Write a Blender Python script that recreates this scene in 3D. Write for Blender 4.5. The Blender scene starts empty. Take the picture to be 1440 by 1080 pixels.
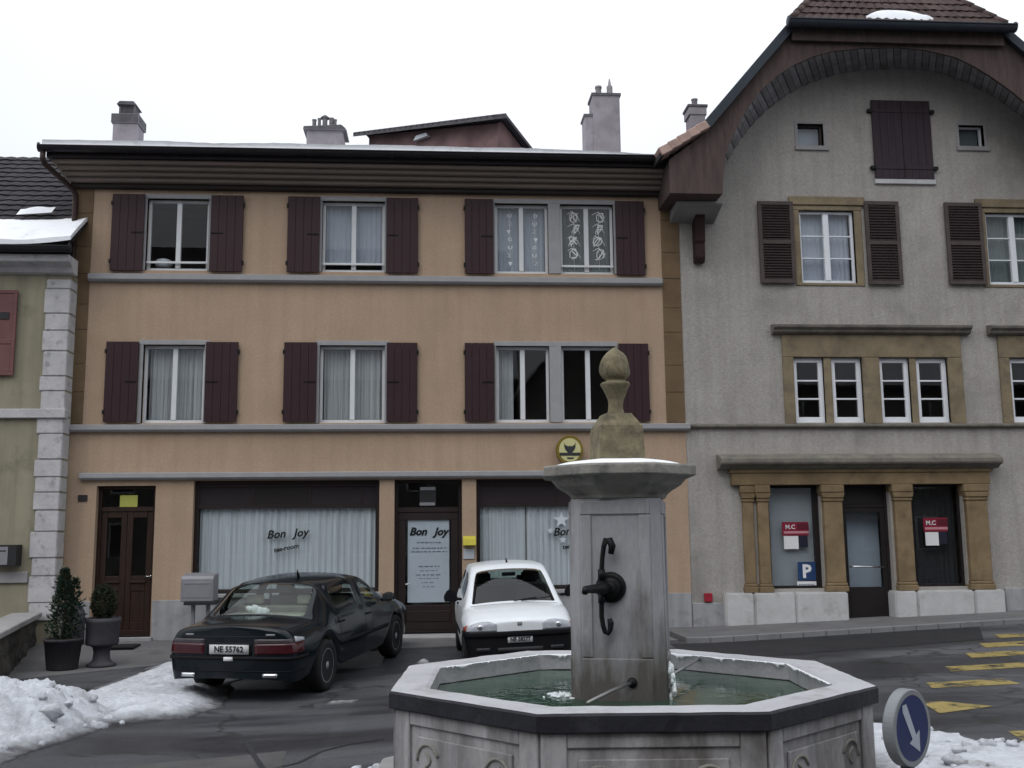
import bpy, bmesh, math, random
from mathutils import Vector, Matrix, noise
from mathutils.geometry import tessellate_polygon
from mathutils.bvhtree import BVHTree
random.seed(7)
S = bpy.context.scene
COL = S.collection
R = math.radians

# ------------------------------------------------------------------ camera
FPX, PITCH, YAW, ROLL = 1450.0, 0.1450, 0.0746, -0.0098
CAM = Vector((0, 0, 1.8))
_f = Vector((math.sin(YAW)*math.cos(PITCH), math.cos(YAW)*math.cos(PITCH), math.sin(PITCH)))
_r = Vector((math.cos(YAW), -math.sin(YAW), 0)); _u = _r.cross(_f)
_c, _s = math.cos(ROLL), math.sin(ROLL)
RIGHT = _c*_r + _s*_u; UP = -_s*_r + _c*_u; FWD = _f
cd = bpy.data.cameras.new('camera'); cam = bpy.data.objects.new('camera', cd); COL.objects.link(cam)
cd.sensor_fit = 'HORIZONTAL'; cd.sensor_width = 36; cd.lens = 36*FPX/1440; cd.clip_end = 2000
m = Matrix.Identity(4)
for i, a in enumerate((RIGHT, UP, -FWD)):
    for j in range(3): m[j][i] = a[j]
m.translation = CAM
cam.matrix_world = m
S.camera = cam

def ray(x, y): return RIGHT*((x-720)/FPX) + UP*((540-y)/FPX) + FWD
def at(x, y, Y):                       # where a sight line meets a plane parallel to the facades
    d = ray(x, y); return CAM + d*(Y/d.y)
def on(x, y, z):                       # ... or a level plane
    d = ray(x, y); return CAM + d*((z-CAM.z)/d.z)
YF = 18.5
def W(x0, y0, x1, y1, Y=YF):           # a rectangle on the facade plane: X0, X1, Z0, Z1
    xm, ym = (x0+x1)/2, (y0+y1)/2
    return at(x0, ym, Y).x, at(x1, ym, Y).x, at(xm, y1, Y).z, at(xm, y0, Y).z

# ------------------------------------------------------------------ materials
def nmat(name, col, rough=.85, var=.15, vs=3.0, bump=.0, bs=40.0, metal=0.0, spec=.3, stain=None, fine=.0, fs=90.0, coat=0.0, stretch=None, rising=None, streak=0.0, depth=False):
    """procedural surface: colour mottling at two scales, optional stains of their own colour, bump"""
    M = bpy.data.materials.new(name); M.use_nodes = True
    n = M.node_tree.nodes; L = M.node_tree.links; b = n['Principled BSDF']
    b.inputs['Roughness'].default_value = rough; b.inputs['Metallic'].default_value = metal
    b.inputs['Specular IOR Level'].default_value = spec; b.inputs['Coat Weight'].default_value = coat
    tc = n.new('ShaderNodeTexCoord'); src = tc.outputs['Object']
    if stretch:
        mp = n.new('ShaderNodeMapping'); mp.inputs['Scale'].default_value = stretch
        L.new(src, mp.inputs['Vector']); src = mp.outputs[0]
    def nz(scale, det=5, ro=.6):
        t = n.new('ShaderNodeTexNoise'); t.inputs['Scale'].default_value = scale
        t.inputs['Detail'].default_value = det; t.inputs['Roughness'].default_value = ro
        L.new(src, t.inputs['Vector']); return t.outputs['Fac']
    def ramp(fac, lo, hi, a=.3, c=.7):
        r = n.new('ShaderNodeValToRGB'); r.color_ramp.elements[0].position = a; r.color_ramp.elements[1].position = c
        r.color_ramp.elements[0].color = (*lo, 1); r.color_ramp.elements[1].color = (*hi, 1)
        L.new(fac, r.inputs[0]); return r.outputs[0]
    out = ramp(nz(vs), [c*(1-var) for c in col], [min(1, c*(1+var)) for c in col])
    def mix(mode, fac, a, b2):
        x = n.new('ShaderNodeMix'); x.data_type = 'RGBA'; x.blend_type = mode
        if isinstance(fac, float): x.inputs[0].default_value = fac
        else: L.new(fac, x.inputs[0])
        L.new(a, x.inputs[6])
        if isinstance(b2, tuple): x.inputs[7].default_value = (*b2, 1)
        else: L.new(b2, x.inputs[7])
        return x.outputs[2]
    if fine: out = mix('MULTIPLY', 1.0, out, ramp(nz(fs, 3), (1-fine,)*3, (1, 1, 1)))
    if stain:
        scol, amount, ss = stain
        out = mix('MIX', ramp(nz(ss, 7, .65), (0, 0, 0), (1, 1, 1), .62-amount*.3, .78-amount*.2), out, scol)
    if streak:                                  # faint vertical runs of dirt
        ms = n.new('ShaderNodeMapping'); ms.inputs['Scale'].default_value = (5.5, 5.5, .35); L.new(tc.outputs['Object'], ms.inputs[0])
        ts = n.new('ShaderNodeTexNoise'); ts.inputs['Scale'].default_value = 1.0; ts.inputs['Detail'].default_value = 6; ts.inputs['Roughness'].default_value = .6; L.new(ms.outputs[0], ts.inputs['Vector'])
        out = mix('MULTIPLY', 1.0, out, ramp(ts.outputs['Fac'], (1-streak,)*3, (1, 1, 1), .34, .56))
    if rising:                                  # algae and splash marks that thin out upwards
        rcol, h0, h1 = rising; sz = n.new('ShaderNodeSeparateXYZ'); L.new(tc.outputs['Object'], sz.inputs[0])
        mr = n.new('ShaderNodeMapRange'); mr.inputs[1].default_value = h0; mr.inputs[2].default_value = h1; mr.inputs[3].default_value = .34; mr.inputs[4].default_value = -.42; L.new(sz.outputs['Z'], mr.inputs[0])
        ad = n.new('ShaderNodeMath'); ad.operation = 'ADD'; L.new(nz(2.6, 8, .62), ad.inputs[0]); L.new(mr.outputs[0], ad.inputs[1])
        out = mix('MIX', ramp(ad.outputs[0], (0, 0, 0), (.85, .85, .85), .45, .75), out, rcol)
    if depth:                                   # shallow snow is dirty slush
        at_ = n.new('ShaderNodeAttribute'); at_.attribute_name = 'snow_depth'
        ad = n.new('ShaderNodeMath'); ad.operation = 'MULTIPLY_ADD'; ad.inputs[1].default_value = .07; L.new(nz(6, 6, .65), ad.inputs[0]); L.new(at_.outputs['Fac'], ad.inputs[2])
        out = mix('MIX', ramp(ad.outputs[0], (1, 1, 1), (0, 0, 0), .050, .115), out, (.20, .205, .215))
        out = mix('MIX', ramp(ad.outputs[0], (1, 1, 1), (0, 0, 0), .030, .060), out, (.050, .051, .056))
    L.new(out, b.inputs['Base Color'])
    if bump:
        bp = n.new('ShaderNodeBump'); bp.inputs['Strength'].default_value = bump; bp.inputs['Distance'].default_value = .02
        L.new(nz(bs, 6), bp.inputs['Height']); L.new(bp.outputs[0], b.inputs['Normal'])
    return M

def glassmat(name, tint=(.9, .92, .92), ior=1.5):
    M = bpy.data.materials.new(name); M.use_nodes = True
    n = M.node_tree.nodes; L = M.node_tree.links; n.remove(n['Principled BSDF'])
    o = n['Material Output']; tr = n.new('ShaderNodeBsdfTransparent'); tr.inputs[0].default_value = (*tint, 1)
    g = n.new('ShaderNodeBsdfGlossy'); g.inputs['Roughness'].default_value = .0
    fr0 = n.new('ShaderNodeFresnel'); fr0.inputs['IOR'].default_value = ior
    ge = n.new('ShaderNodeNewGeometry'); fr = n.new('ShaderNodeMath'); fr.operation = 'MULTIPLY_ADD'; fr.use_clamp = True   # only the face turned to the air reflects
    iv = n.new('ShaderNodeMath'); iv.operation = 'SUBTRACT'; iv.inputs[0].default_value = 1.0; L.new(ge.outputs['Backfacing'], iv.inputs[1])
    L.new(fr0.outputs[0], fr.inputs[0]); L.new(iv.outputs[0], fr.inputs[1]); fr.inputs[2].default_value = 0.0
    nz = n.new('ShaderNodeTexNoise'); nz.inputs['Scale'].default_value = .8; nz.inputs['Detail'].default_value = 0
    tc = n.new('ShaderNodeTexCoord'); L.new(tc.outputs['Object'], nz.inputs['Vector'])
    bp = n.new('ShaderNodeBump'); bp.inputs['Strength'].default_value = .035; bp.inputs['Distance'].default_value = .02
    L.new(nz.outputs['Fac'], bp.inputs['Height']); L.new(bp.outputs[0], g.inputs['Normal'])
    mx = n.new('ShaderNodeMixShader'); L.new(fr.outputs[0], mx.inputs[0]); L.new(tr.outputs[0], mx.inputs[1]); L.new(g.outputs[0], mx.inputs[2])
    L.new(mx.outputs[0], o.inputs['Surface']); return M

def netmat(name, col, openness=.3):
    M = bpy.data.materials.new(name); M.use_nodes = True
    n = M.node_tree.nodes; L = M.node_tree.links; n.remove(n['Principled BSDF'])
    o = n['Material Output']; d = n.new('ShaderNodeBsdfDiffuse'); d.inputs[0].default_value = (*col, 1)
    tl = n.new('ShaderNodeBsdfTranslucent'); tl.inputs[0].default_value = (*col, 1)
    tr = n.new('ShaderNodeBsdfTransparent'); m1 = n.new('ShaderNodeMixShader'); m1.inputs[0].default_value = .2
    L.new(d.outputs[0], m1.inputs[1]); L.new(tl.outputs[0], m1.inputs[2])
    tc = n.new('ShaderNodeTexCoord'); nz = n.new('ShaderNodeTexNoise'); nz.inputs['Scale'].default_value = 9; nz.inputs['Detail'].default_value = 4
    mp = n.new('ShaderNodeMapping'); mp.inputs['Scale'].default_value = (7, 1, .05); L.new(tc.outputs['Object'], mp.inputs[0]); L.new(mp.outputs[0], nz.inputs['Vector'])
    ma = n.new('ShaderNodeMapRange'); ma.inputs[1].default_value = .35; ma.inputs[2].default_value = .65
    ma.inputs[3].default_value = max(0, openness-.12); ma.inputs[4].default_value = openness+.15
    L.new(nz.outputs['Fac'], ma.inputs[0])
    mx = n.new('ShaderNodeMixShader'); L.new(ma.outputs[0], mx.inputs[0]); L.new(m1.outputs[0], mx.inputs[1]); L.new(tr.outputs[0], mx.inputs[2])
    L.new(mx.outputs[0], o.inputs['Surface']); return M

MT = dict(
 beige=nmat('beige plaster', (.435, .318, .228), .9, .09, .8, .4, 70, fine=.16, fs=26, stain=((.36, .25, .17), .22, .9), streak=.08, rising=((.21, .16, .12), -.2, 1.25)),
 plinth=nmat('pale grey plaster', (.34, .345, .36), .9, .08, 3, .2, 60, fine=.1, stain=((.2, .2, .2), .25, 2.2), streak=.18),
 greystone=nmat('grey artificial stone', (.315, .315, .325), .85, .07, 5, .1, 60, fine=.08),
 pier=nmat('brown sandstone', (.155, .105, .06), .9, .25, 1.6, .25, 40, fine=.15),
 ochre=nmat('ochre sandstone', (.225, .162, .092), .9, .25, 2.2, .35, 35, fine=.2, stain=((.13, .095, .055), .32, 3)),
 roughcast=nmat('grey roughcast', (.40, .378, .352), .95, .09, 1.1, .7, 45, fine=.20, fs=22, stain=((.25, .238, .22), .3, .6), streak=.12),
 cornice_stone=nmat('weathered cornice stone', (.19, .175, .15), .9, .25, 3, .3, 40, fine=.2, stain=((.10, .10, .085), .35, 4)),
 whitestone=nmat('white limestone', (.50, .50, .50), .85, .1, 4, .2, 30, fine=.1, stain=((.3, .3, .29), .2, 3)),
 cream=nmat('cream plaster', (.30, .275, .20), .92, .12, 1.2, .25, 50, fine=.1, stain=((.13, .115, .085), .22, .9), streak=.18),
 quoin=nmat('whitewashed stone', (.50, .49, .50), .9, .12, 4, .4, 20, fine=.15, stain=((.2, .19, .2), .2, 5)),
 shutter=nmat('dark red-brown paint', (.026, .0075, .011), .55, .12, 3, .05, 60, spec=.35),
 ochre2=nmat('weathered yellow stone', (.235, .188, .122), .9, .25, 2.2, .4, 30, fine=.22, stain=((.12, .10, .075), .36, 3.2)),
 leafbrown=nmat('browned leaves', (.055, .042, .018), .8, .4, 6),
 louvre=nmat('weathered brown paint', (.072, .056, .052), .75, .2, 4, .1, 50),
 louvre_dark=nmat('brown slat paint', (.032, .020, .021), .75, .2, 4, .1, 50),
 attic=nmat('faded violet-brown boards', (.042, .030, .037), .85, .22, 2, .2, 40, stretch=(8, 1, .6)),
 pinkshutter=nmat('faded pink-brown paint', (.16, .075, .075), .8, .12, 3),
 whitepaint=nmat('white window paint', (.62, .64, .66), .5, .04, 6),
 whitewood=nmat('cool white paint', (.74, .76, .80), .5, .04, 6),
 darkframe=nmat('dark brown shop joinery', (.018, .010, .010), .5, .15, 4, spec=.35),
 doorwood=nmat('brown varnished wood', (.026, .0125, .008), .5, .35, 2.5, .1, 30, stretch=(9, 9, 1)),
 darkdoor=nmat('almost black door paint', (.014, .011, .011), .5, .15, 4),
 fascia=nmat('dark brown fascia', (.020, .015, .018), .7, .15, 3),
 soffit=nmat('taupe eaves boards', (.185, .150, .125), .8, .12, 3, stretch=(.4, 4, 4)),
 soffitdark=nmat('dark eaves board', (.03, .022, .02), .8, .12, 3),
 copper=nmat('aged brown copper', (.030, .016, .015), .5, .25, 5, metal=.3),
 slate=nmat('slate blue metal', (.030, .038, .050), .55, .15, 4, metal=.2),
 spandrel=nmat('weathered brown boards', (.084, .061, .056), .9, .25, 2.5, .25, 40, stretch=(5, 5, .8), fine=.15),
 plank=nmat('silvery planks', (.27, .265, .285), .9, .3, 3, .2, 40, fine=.15),
 plankdark=nmat('brown grey planks', (.205, .20, .21), .9, .3, 3, .2, 40, fine=.15),
 darkwood=nmat('dark old timber', (.038, .020, .019), .85, .25, 4, .2, 30),
 render_=nmat('plain grey render', (.26, .255, .25), .95, .12, 2, .25, 50),
 chimney=nmat('pinkish grey render', (.30, .275, .30), .95, .16, 2.5, .25, 30, fine=.15, stain=((.19, .18, .2), .25, 3)),
 chimcap=nmat('sooty concrete', (.10, .095, .105), .95, .25, 5, .2, 30),
 pot=nmat('grey clay pot', (.27, .26, .27), .9, .2, 6, .1, 30),
 rearwall=nmat('blotchy pink render', (.22, .14, .14), .95, .35, 1.4, .2, 30, fine=.15),
 asphalt_kerb=nmat('kerb stone', (.20, .20, .205), .9, .15, 3, .3, 50, fine=.15),
 pavement=nmat('grey pavement', (.15, .148, .152), .92, .14, 1.6, .25, 70, fine=.2, stain=((.07, .07, .075), .3, 1.3)),
 snow=nmat('snow', (.82, .84, .88), .7, .04, 3, .35, 25, stain=((.62, .64, .68), .2, 4)),
 dirtysnow=nmat('ploughed snow', (.57, .59, .635), .8, .14, 2.2, .9, 26, fine=.22, fs=14, stain=((.30, .30, .31), .36, 2.6), depth=True),
 gutter=nmat('black brown gutter metal', (.016, .014, .017), .5, .2, 5, metal=.2),
 fstone=nmat('grey fountain stone', (.40, .39, .40), .85, .14, 3, .35, 26, fine=.16, fs=30, stain=((.15, .14, .13), .5, 2.2), stretch=(1, 1, .45), streak=.42),
 fpillar=nmat('stained fountain pillar', (.34, .34, .36), .85, .12, 2.5, .3, 26, fine=.14, fs=30, stain=((.12, .11, .10), .35, 1.5), stretch=(1.6, 1.6, .4), rising=((.055, .047, .036), .55, 1.95)),
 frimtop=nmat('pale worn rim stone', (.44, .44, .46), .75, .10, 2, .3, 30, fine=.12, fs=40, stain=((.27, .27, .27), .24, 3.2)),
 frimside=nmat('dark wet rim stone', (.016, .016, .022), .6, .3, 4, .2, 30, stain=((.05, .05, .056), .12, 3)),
 finial=nmat('mossy yellow stone', (.22, .19, .12), .95, .3, 7, .6, 25, fine=.3, fs=22, stain=((.085, .075, .055), .4, 6)),
 capital=nmat('mossy grey stone', (.27, .26, .235), .9, .18, 5, .4, 25, fine=.2, stain=((.08, .08, .085), .4, 4)),
 iron=nmat('black wrought iron', (.012, .012, .013), .5, .3, 8, .15, 40, metal=.5),
 pipe=nmat('galvanised pipe', (.25, .25, .25), .45, .15, 8, metal=.7),
 foam=nmat('falling water foam', (.75, .8, .82), .25, .08, 12, .5, 40),
 blackplastic=nmat('black plastic', (.006, .006, .008), .6, .1, 6, spec=.15),
 rubber=nmat('tyre rubber', (.012, .012, .013), .85, .15, 10),
 alloy=nmat('alloy wheel', (.30, .31, .33), .4, .08, 8, metal=.25),
 steelrim=nmat('grey steel wheel', (.18, .18, .19), .5, .1, 8, metal=.5),
 greenpaint=nmat('dark green car paint', (.0038, .0075, .011), .16, .08, 4, spec=.24, coat=.15),
 whitecar=nmat('white car paint', (.70, .73, .76), .35, .04, 4, spec=.4, coat=.5),
 redlens=nmat('red lamp lens', (.045, .0035, .007), .2, .25, 20, spec=.5),
 clearlens=nmat('clear lamp lens', (.36, .38, .42), .12, .2, 24, spec=.6),
 smokedlens=nmat('smoked lamp lens', (.05, .04, .045), .2, .25, 20, spec=.5),
 orange=nmat('orange lens', (.28, .07, .045), .2, .2, 20, spec=.5),
 chrome=nmat('chrome', (.62, .63, .65), .18, .05, 5, metal=1.0),
 plate=nmat('white number plate', (.52, .53, .53), .5, .05, 10),
 ink=nmat('black lettering', (.012, .013, .016), .6, .1, 10),
 inkblue=nmat('dark blue-grey lettering', (.035, .045, .065), .6, .2, 14),
 inkgrey=nmat('grey lettering', (.16, .19, .24), .6, .1, 14),
 cloth=nmat('beige upholstery', (.30, .30, .25), .9, .15, 8),
 darkcloth=nmat('dark upholstery', (.022, .022, .025), .9, .2, 8),
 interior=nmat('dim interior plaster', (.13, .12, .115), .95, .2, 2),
 leaf=nmat('conifer green', (.022, .042, .026), .75, .45, 6),
 box_leaf=nmat('box green', (.018, .026, .012), .75, .45, 8),
 bark=nmat('bark', (.05, .035, .025), .95, .3, 8, .3, 30),
 tub=nmat('dark slate tub', (.040, .035, .040), .8, .2, 5, .2, 30, stretch=(4, 4, .4)),
 urn=nmat('dark grey cast stone', (.062, .06, .070), .85, .2, 5, .3, 30),
 metalbox=nmat('dull grey sheet metal', (.24, .24, .26), .55, .08, 4, metal=.25),
 darkmetal=nmat('dark sheet metal', (.03, .03, .033), .55, .1, 4, metal=.3),
 yellow=nmat('yellow sheet', (.55, .47, .06), .6, .08, 6),
 yellowpaper=nmat('yellow-green paper', (.40, .42, .10), .8, .08, 6),
 paper=nmat('white paper', (.46, .49, .54), .8, .04, 6),
 palepanel=nmat('pale grey blind', (.30, .315, .335), .85, .05, 1.5),
 arrowwhite=nmat('faded white film', (.40, .44, .50), .6, .08, 6),
 tiles2=nmat('darker brown roof tiles', (.070, .047, .045), .9, .22, 1.3, 0, fine=.25, fs=14),
 white=nmat('white print', (.72, .73, .75), .6, .03, 6),
 redprint=nmat('crimson print', (.22, .012, .035), .6, .1, 6),
 darkred=nmat('dark red print', (.10, .008, .02), .6, .1, 6),
 pinkprint=nmat('pale pink print', (.50, .24, .27), .6, .1, 6),
 navy=nmat('navy print', (.012, .014, .030), .6, .1, 6),
 signblue=nmat('traffic sign blue', (.008, .018, .095), .45, .1, 5, spec=.4),
 parkblue=nmat('parking sign blue', (.018, .05, .14), .5, .1, 5),
 signgrey=nmat('grey sign housing', (.235, .25, .265), .5, .08, 5, metal=.2),
 gold=nmat('dull gold paint', (.20, .145, .025), .5, .2, 6, metal=.3),
 paleyellow=nmat('pale yellow enamel', (.55, .52, .26), .5, .06, 5),
 emblem=nmat('dark grey enamel', (.035, .036, .04), .5, .1, 6),
 redbox=nmat('red painted metal', (.30, .018, .035), .5, .15, 8),
 masonry=nmat('dark rubble masonry', (.070, .064, .058), .95, .45, 2.2, .7, 9, fine=.3, fs=9),
 coping=nmat('grey coping', (.33, .32, .32), .9, .14, 3, .3, 30, fine=.12),
 window_glass=glassmat('window glass', (.98, .985, .985)),
 shop_glass=glassmat('shop glass', (.96, .98, .985)),
 car_glass=glassmat('car glass', (.86, .90, .88)),
 net=netmat('white net curtain', (.71, .74, .77), .12),
 lace=netmat('lace curtain', (.70, .75, .78), .36),
 blind=nmat('pale blue-grey blind', (.36, .40, .47), .9, .06, 1.5),
 greencurtain=nmat('grey-green curtain', (.14, .17, .175), .9, .1, 1.5),
)
# ------------------------------------------------------------------ mesh builder
ORG = {}
class MB:
    def __init__(s): s.v = []; s.f = []; s.m = []; s.sm = []; s.cm = 0; s.cs = False
    def add(s, vs, fs):
        o = len(s.v); s.v += [tuple(p) for p in vs]
        for f in fs: s.f.append([i+o for i in f]); s.m.append(s.cm); s.sm.append(s.cs)
        return s
    def box(s, x0, x1, y0, y1, z0, z1):
        if x0 > x1: x0, x1 = x1, x0
        if y0 > y1: y0, y1 = y1, y0
        if z0 > z1: z0, z1 = z1, z0
        return s.add([(x0,y0,z0),(x1,y0,z0),(x1,y1,z0),(x0,y1,z0),(x0,y0,z1),(x1,y0,z1),(x1,y1,z1),(x0,y1,z1)],
                     [(0,3,2,1),(4,5,6,7),(0,1,5,4),(1,2,6,5),(2,3,7,6),(3,0,4,7)])
    def prism(s, pts, lo, hi, ax='y'):
        """extrude a 2-D outline: ax y -> pts are (x,z); ax z -> (x,y); ax x -> (y,z)"""
        g = {'y': lambda p, t: (p[0], t, p[1]), 'z': lambda p, t: (p[0], p[1], t), 'x': lambda p, t: (t, p[0], p[1])}[ax]
        n = len(pts); vs = [g(p, lo) for p in pts]+[g(p, hi) for p in pts]
        tri = tessellate_polygon([[Vector((p[0], p[1], 0)) for p in pts]])
        fs = [(i, (i+1) % n, n+(i+1) % n, n+i) for i in range(n)]
        if n <= 4: fs += [tuple(range(n)), tuple(range(2*n-1, n-1, -1))]
        else: fs += [tuple(t) for t in tri]+[tuple(n+i for i in t) for t in tri]
        return s.add(vs, fs)
    def tube(s, path, r, n=8, cap=True):
        P = [Vector(p) for p in path]; rings = []; up = None
        for i, p in enumerate(P):
            t = (P[min(i+1, len(P)-1)]-P[max(i-1, 0)]).normalized()
            a = (up if up else (Vector((0,0,1)) if abs(t.z) < .9 else Vector((1,0,0))))
            a = (a - t*a.dot(t)).normalized(); up = a; b = t.cross(a)
            rr = r[i] if isinstance(r, (list, tuple)) else r
            rings.append([p+a*rr*math.cos(k*math.tau/n)+b*rr*math.sin(k*math.tau/n) for k in range(n)])
        vs = [q for g in rings for q in g]; fs = []
        for i in range(len(P)-1):
            for k in range(n): fs.append((i*n+k, i*n+(k+1) % n, (i+1)*n+(k+1) % n, (i+1)*n+k))
        if cap: fs += [tuple(range(n-1, -1, -1)), tuple(range((len(P)-1)*n, len(P)*n))]
        c, s.cs = s.cs, True; s.add(vs, fs); s.cs = c; return s
    def lathe(s, prof, c, n=24, ax='z', rot=0.0, smooth=True):
        """prof: (radius, height) list"""
        c = Vector(c); vs = []
        for r_, h in prof:
            for k in range(n):
                a = k*math.tau/n+rot; u, w = r_*math.cos(a), r_*math.sin(a)
                vs.append(c+Vector({'z': (u, w, h), 'x': (h, u, w), 'y': (u, h, w)}[ax]))
        fs = []; m_ = len(prof)
        for i in range(m_-1):
            for k in range(n): fs.append((i*n+k, i*n+(k+1) % n, (i+1)*n+(k+1) % n, (i+1)*n+k))
        fs += [tuple(range(n-1, -1, -1)), tuple(range((m_-1)*n, m_*n))]
        cc, s.cs = s.cs, smooth; s.add(vs, fs); s.cs = cc; return s
    def grid(s, fn, nu, nv, smooth=True):
        vs = [fn(i/nu, j/nv) for j in range(nv+1) for i in range(nu+1)]
        fs = [(j*(nu+1)+i, j*(nu+1)+i+1, (j+1)*(nu+1)+i+1, (j+1)*(nu+1)+i) for j in range(nv) for i in range(nu)]
        c, s.cs = s.cs, smooth; s.add(vs, fs); s.cs = c; return s
    def wall(s, outer, holes, y, depth):
        """a facade sheet in the plane Y=y with openings and their reveals; outer/holes are (x,z)"""
        loops = [outer]+[[(h[0],h[2]),(h[1],h[2]),(h[1],h[3]),(h[0],h[3])] for h in holes]
        tri = tessellate_polygon([[Vector((p[0], p[1], 0)) for p in l] for l in loops])
        flat = [p for l in loops for p in l]
        s.add([(p[0], y, p[1]) for p in flat], [tuple(t) for t in tri])
        for l in loops[1:]:
            s.add([(p[0], y, p[1]) for p in l]+[(p[0], y+depth, p[1]) for p in l], [(i, (i+1) % 4, 4+(i+1) % 4, 4+i) for i in range(4)])
        return s
    def build(s, name, mats, parent=None, bevel=0, seg=1, loc=None, tag_=None, recalc=True):
        mats = mats if isinstance(mats, list) else [mats]
        o0 = ORG[parent.name] if parent else Vector(loc or (0, 0, 0))
        me = bpy.data.meshes.new(name)
        me.from_pydata([tuple(Vector(p)-o0) for p in s.v], [], s.f)
        for i, p in enumerate(me.polygons): p.material_index = s.m[i]; p.use_smooth = s.sm[i]
        for q in mats: me.materials.append(MT[q] if isinstance(q, str) else q)
        if bevel or recalc:
            bm = bmesh.new(); bm.from_mesh(me)
            if recalc: bmesh.ops.recalc_face_normals(bm, faces=bm.faces)
            if bevel:
                ed = [e for e in bm.edges if len(e.link_faces) == 2 and e.calc_face_angle(0) > .5]
                bmesh.ops.bevel(bm, geom=ed, offset=bevel, segments=seg, affect='EDGES', clamp_overlap=True)
            bm.to_mesh(me); bm.free()
        o = bpy.data.objects.new(name, me); COL.objects.link(o)
        if parent: o.parent = parent
        else: o.location = o0
        ORG[o.name] = o0
        if tag_: tag(o, *tag_)
        return o

def tag(o, label=None, cat=None, group=None, kind=None):
    if label: o['label'] = label
    if cat: o['category'] = cat
    if group: o['group'] = group
    if kind: o['kind'] = kind
    return o
def thing(name, label, cat, base, group=None, rotz=0.0, local=False):
    o = bpy.data.objects.new(name, None); COL.objects.link(o); o.location = base; o.rotation_euler.z = rotz
    o.empty_display_size = .2
    ORG[o.name] = Vector((0, 0, 0)) if local else Vector(base)
    return tag(o, label, cat, group)
def sub(o, parent):                     # remember a sub-part's frame
    return o
def text_mb(txt, size, ox, oz, y, mb=None, depth=.004, shear=0.0, ang=0.0, fw=1.0, align='CENTER', bold=0.0):
    """letters standing in the plane Y=y, centred on (ox, oz)"""
    cu = bpy.data.curves.new('t', 'FONT'); cu.body = txt; cu.size = size; cu.align_x = align; cu.align_y = 'CENTER'
    cu.shear = shear; cu.extrude = depth/2; cu.offset = bold; cu.resolution_u = 2
    ob = bpy.data.objects.new('t', cu); COL.objects.link(ob)
    dg = bpy.context.evaluated_depsgraph_get(); me = bpy.data.meshes.new_from_object(ob.evaluated_get(dg))
    mb = mb or MB(); c, s_ = math.cos(ang), math.sin(ang)
    vs = []
    for v in me.vertices:
        x, z = v.co.x*fw, v.co.y
        vs.append((ox+x*c-z*s_, y-v.co.z, oz+x*s_+z*c))
    mb.add(vs, [tuple(p.vertices) for p in me.polygons])
    bpy.data.objects.remove(ob); bpy.data.curves.remove(cu); bpy.data.meshes.remove(me)
    return mb

# ------------------------------------------------------------------ ground
def smooth(t): t = max(0, min(1, t)); return t*t*(3-2*t)
def gz(x, y):
    z = .06*smooth((y-13)/3) + .033*max(0, min(x, 30)-4.5)*smooth((y-6)/8)
    z -= .14*smooth((2.0-x)/4)*(1-smooth((y-15.9)/2.0))
    return z
def axis(lo, hi, near0, near1, fine, coarse):
    a = []; t = lo
    while t < hi: a.append(t); t += fine if near0 <= t < near1 else coarse
    a.append(hi); return a
xs = axis(-400, 400, -16, 20, .5, 16); ys = axis(-200, 600, -2, 24, .5, 16)
mb = MB(); mb.cs = True
mb.add([(x, y, gz(x, y)) for y in ys for x in xs], [(j*len(xs)+i, j*len(xs)+i+1, (j+1)*len(xs)+i+1, (j+1)*len(xs)+i) for j in range(len(ys)-1) for i in range(len(xs)-1)])

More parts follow.
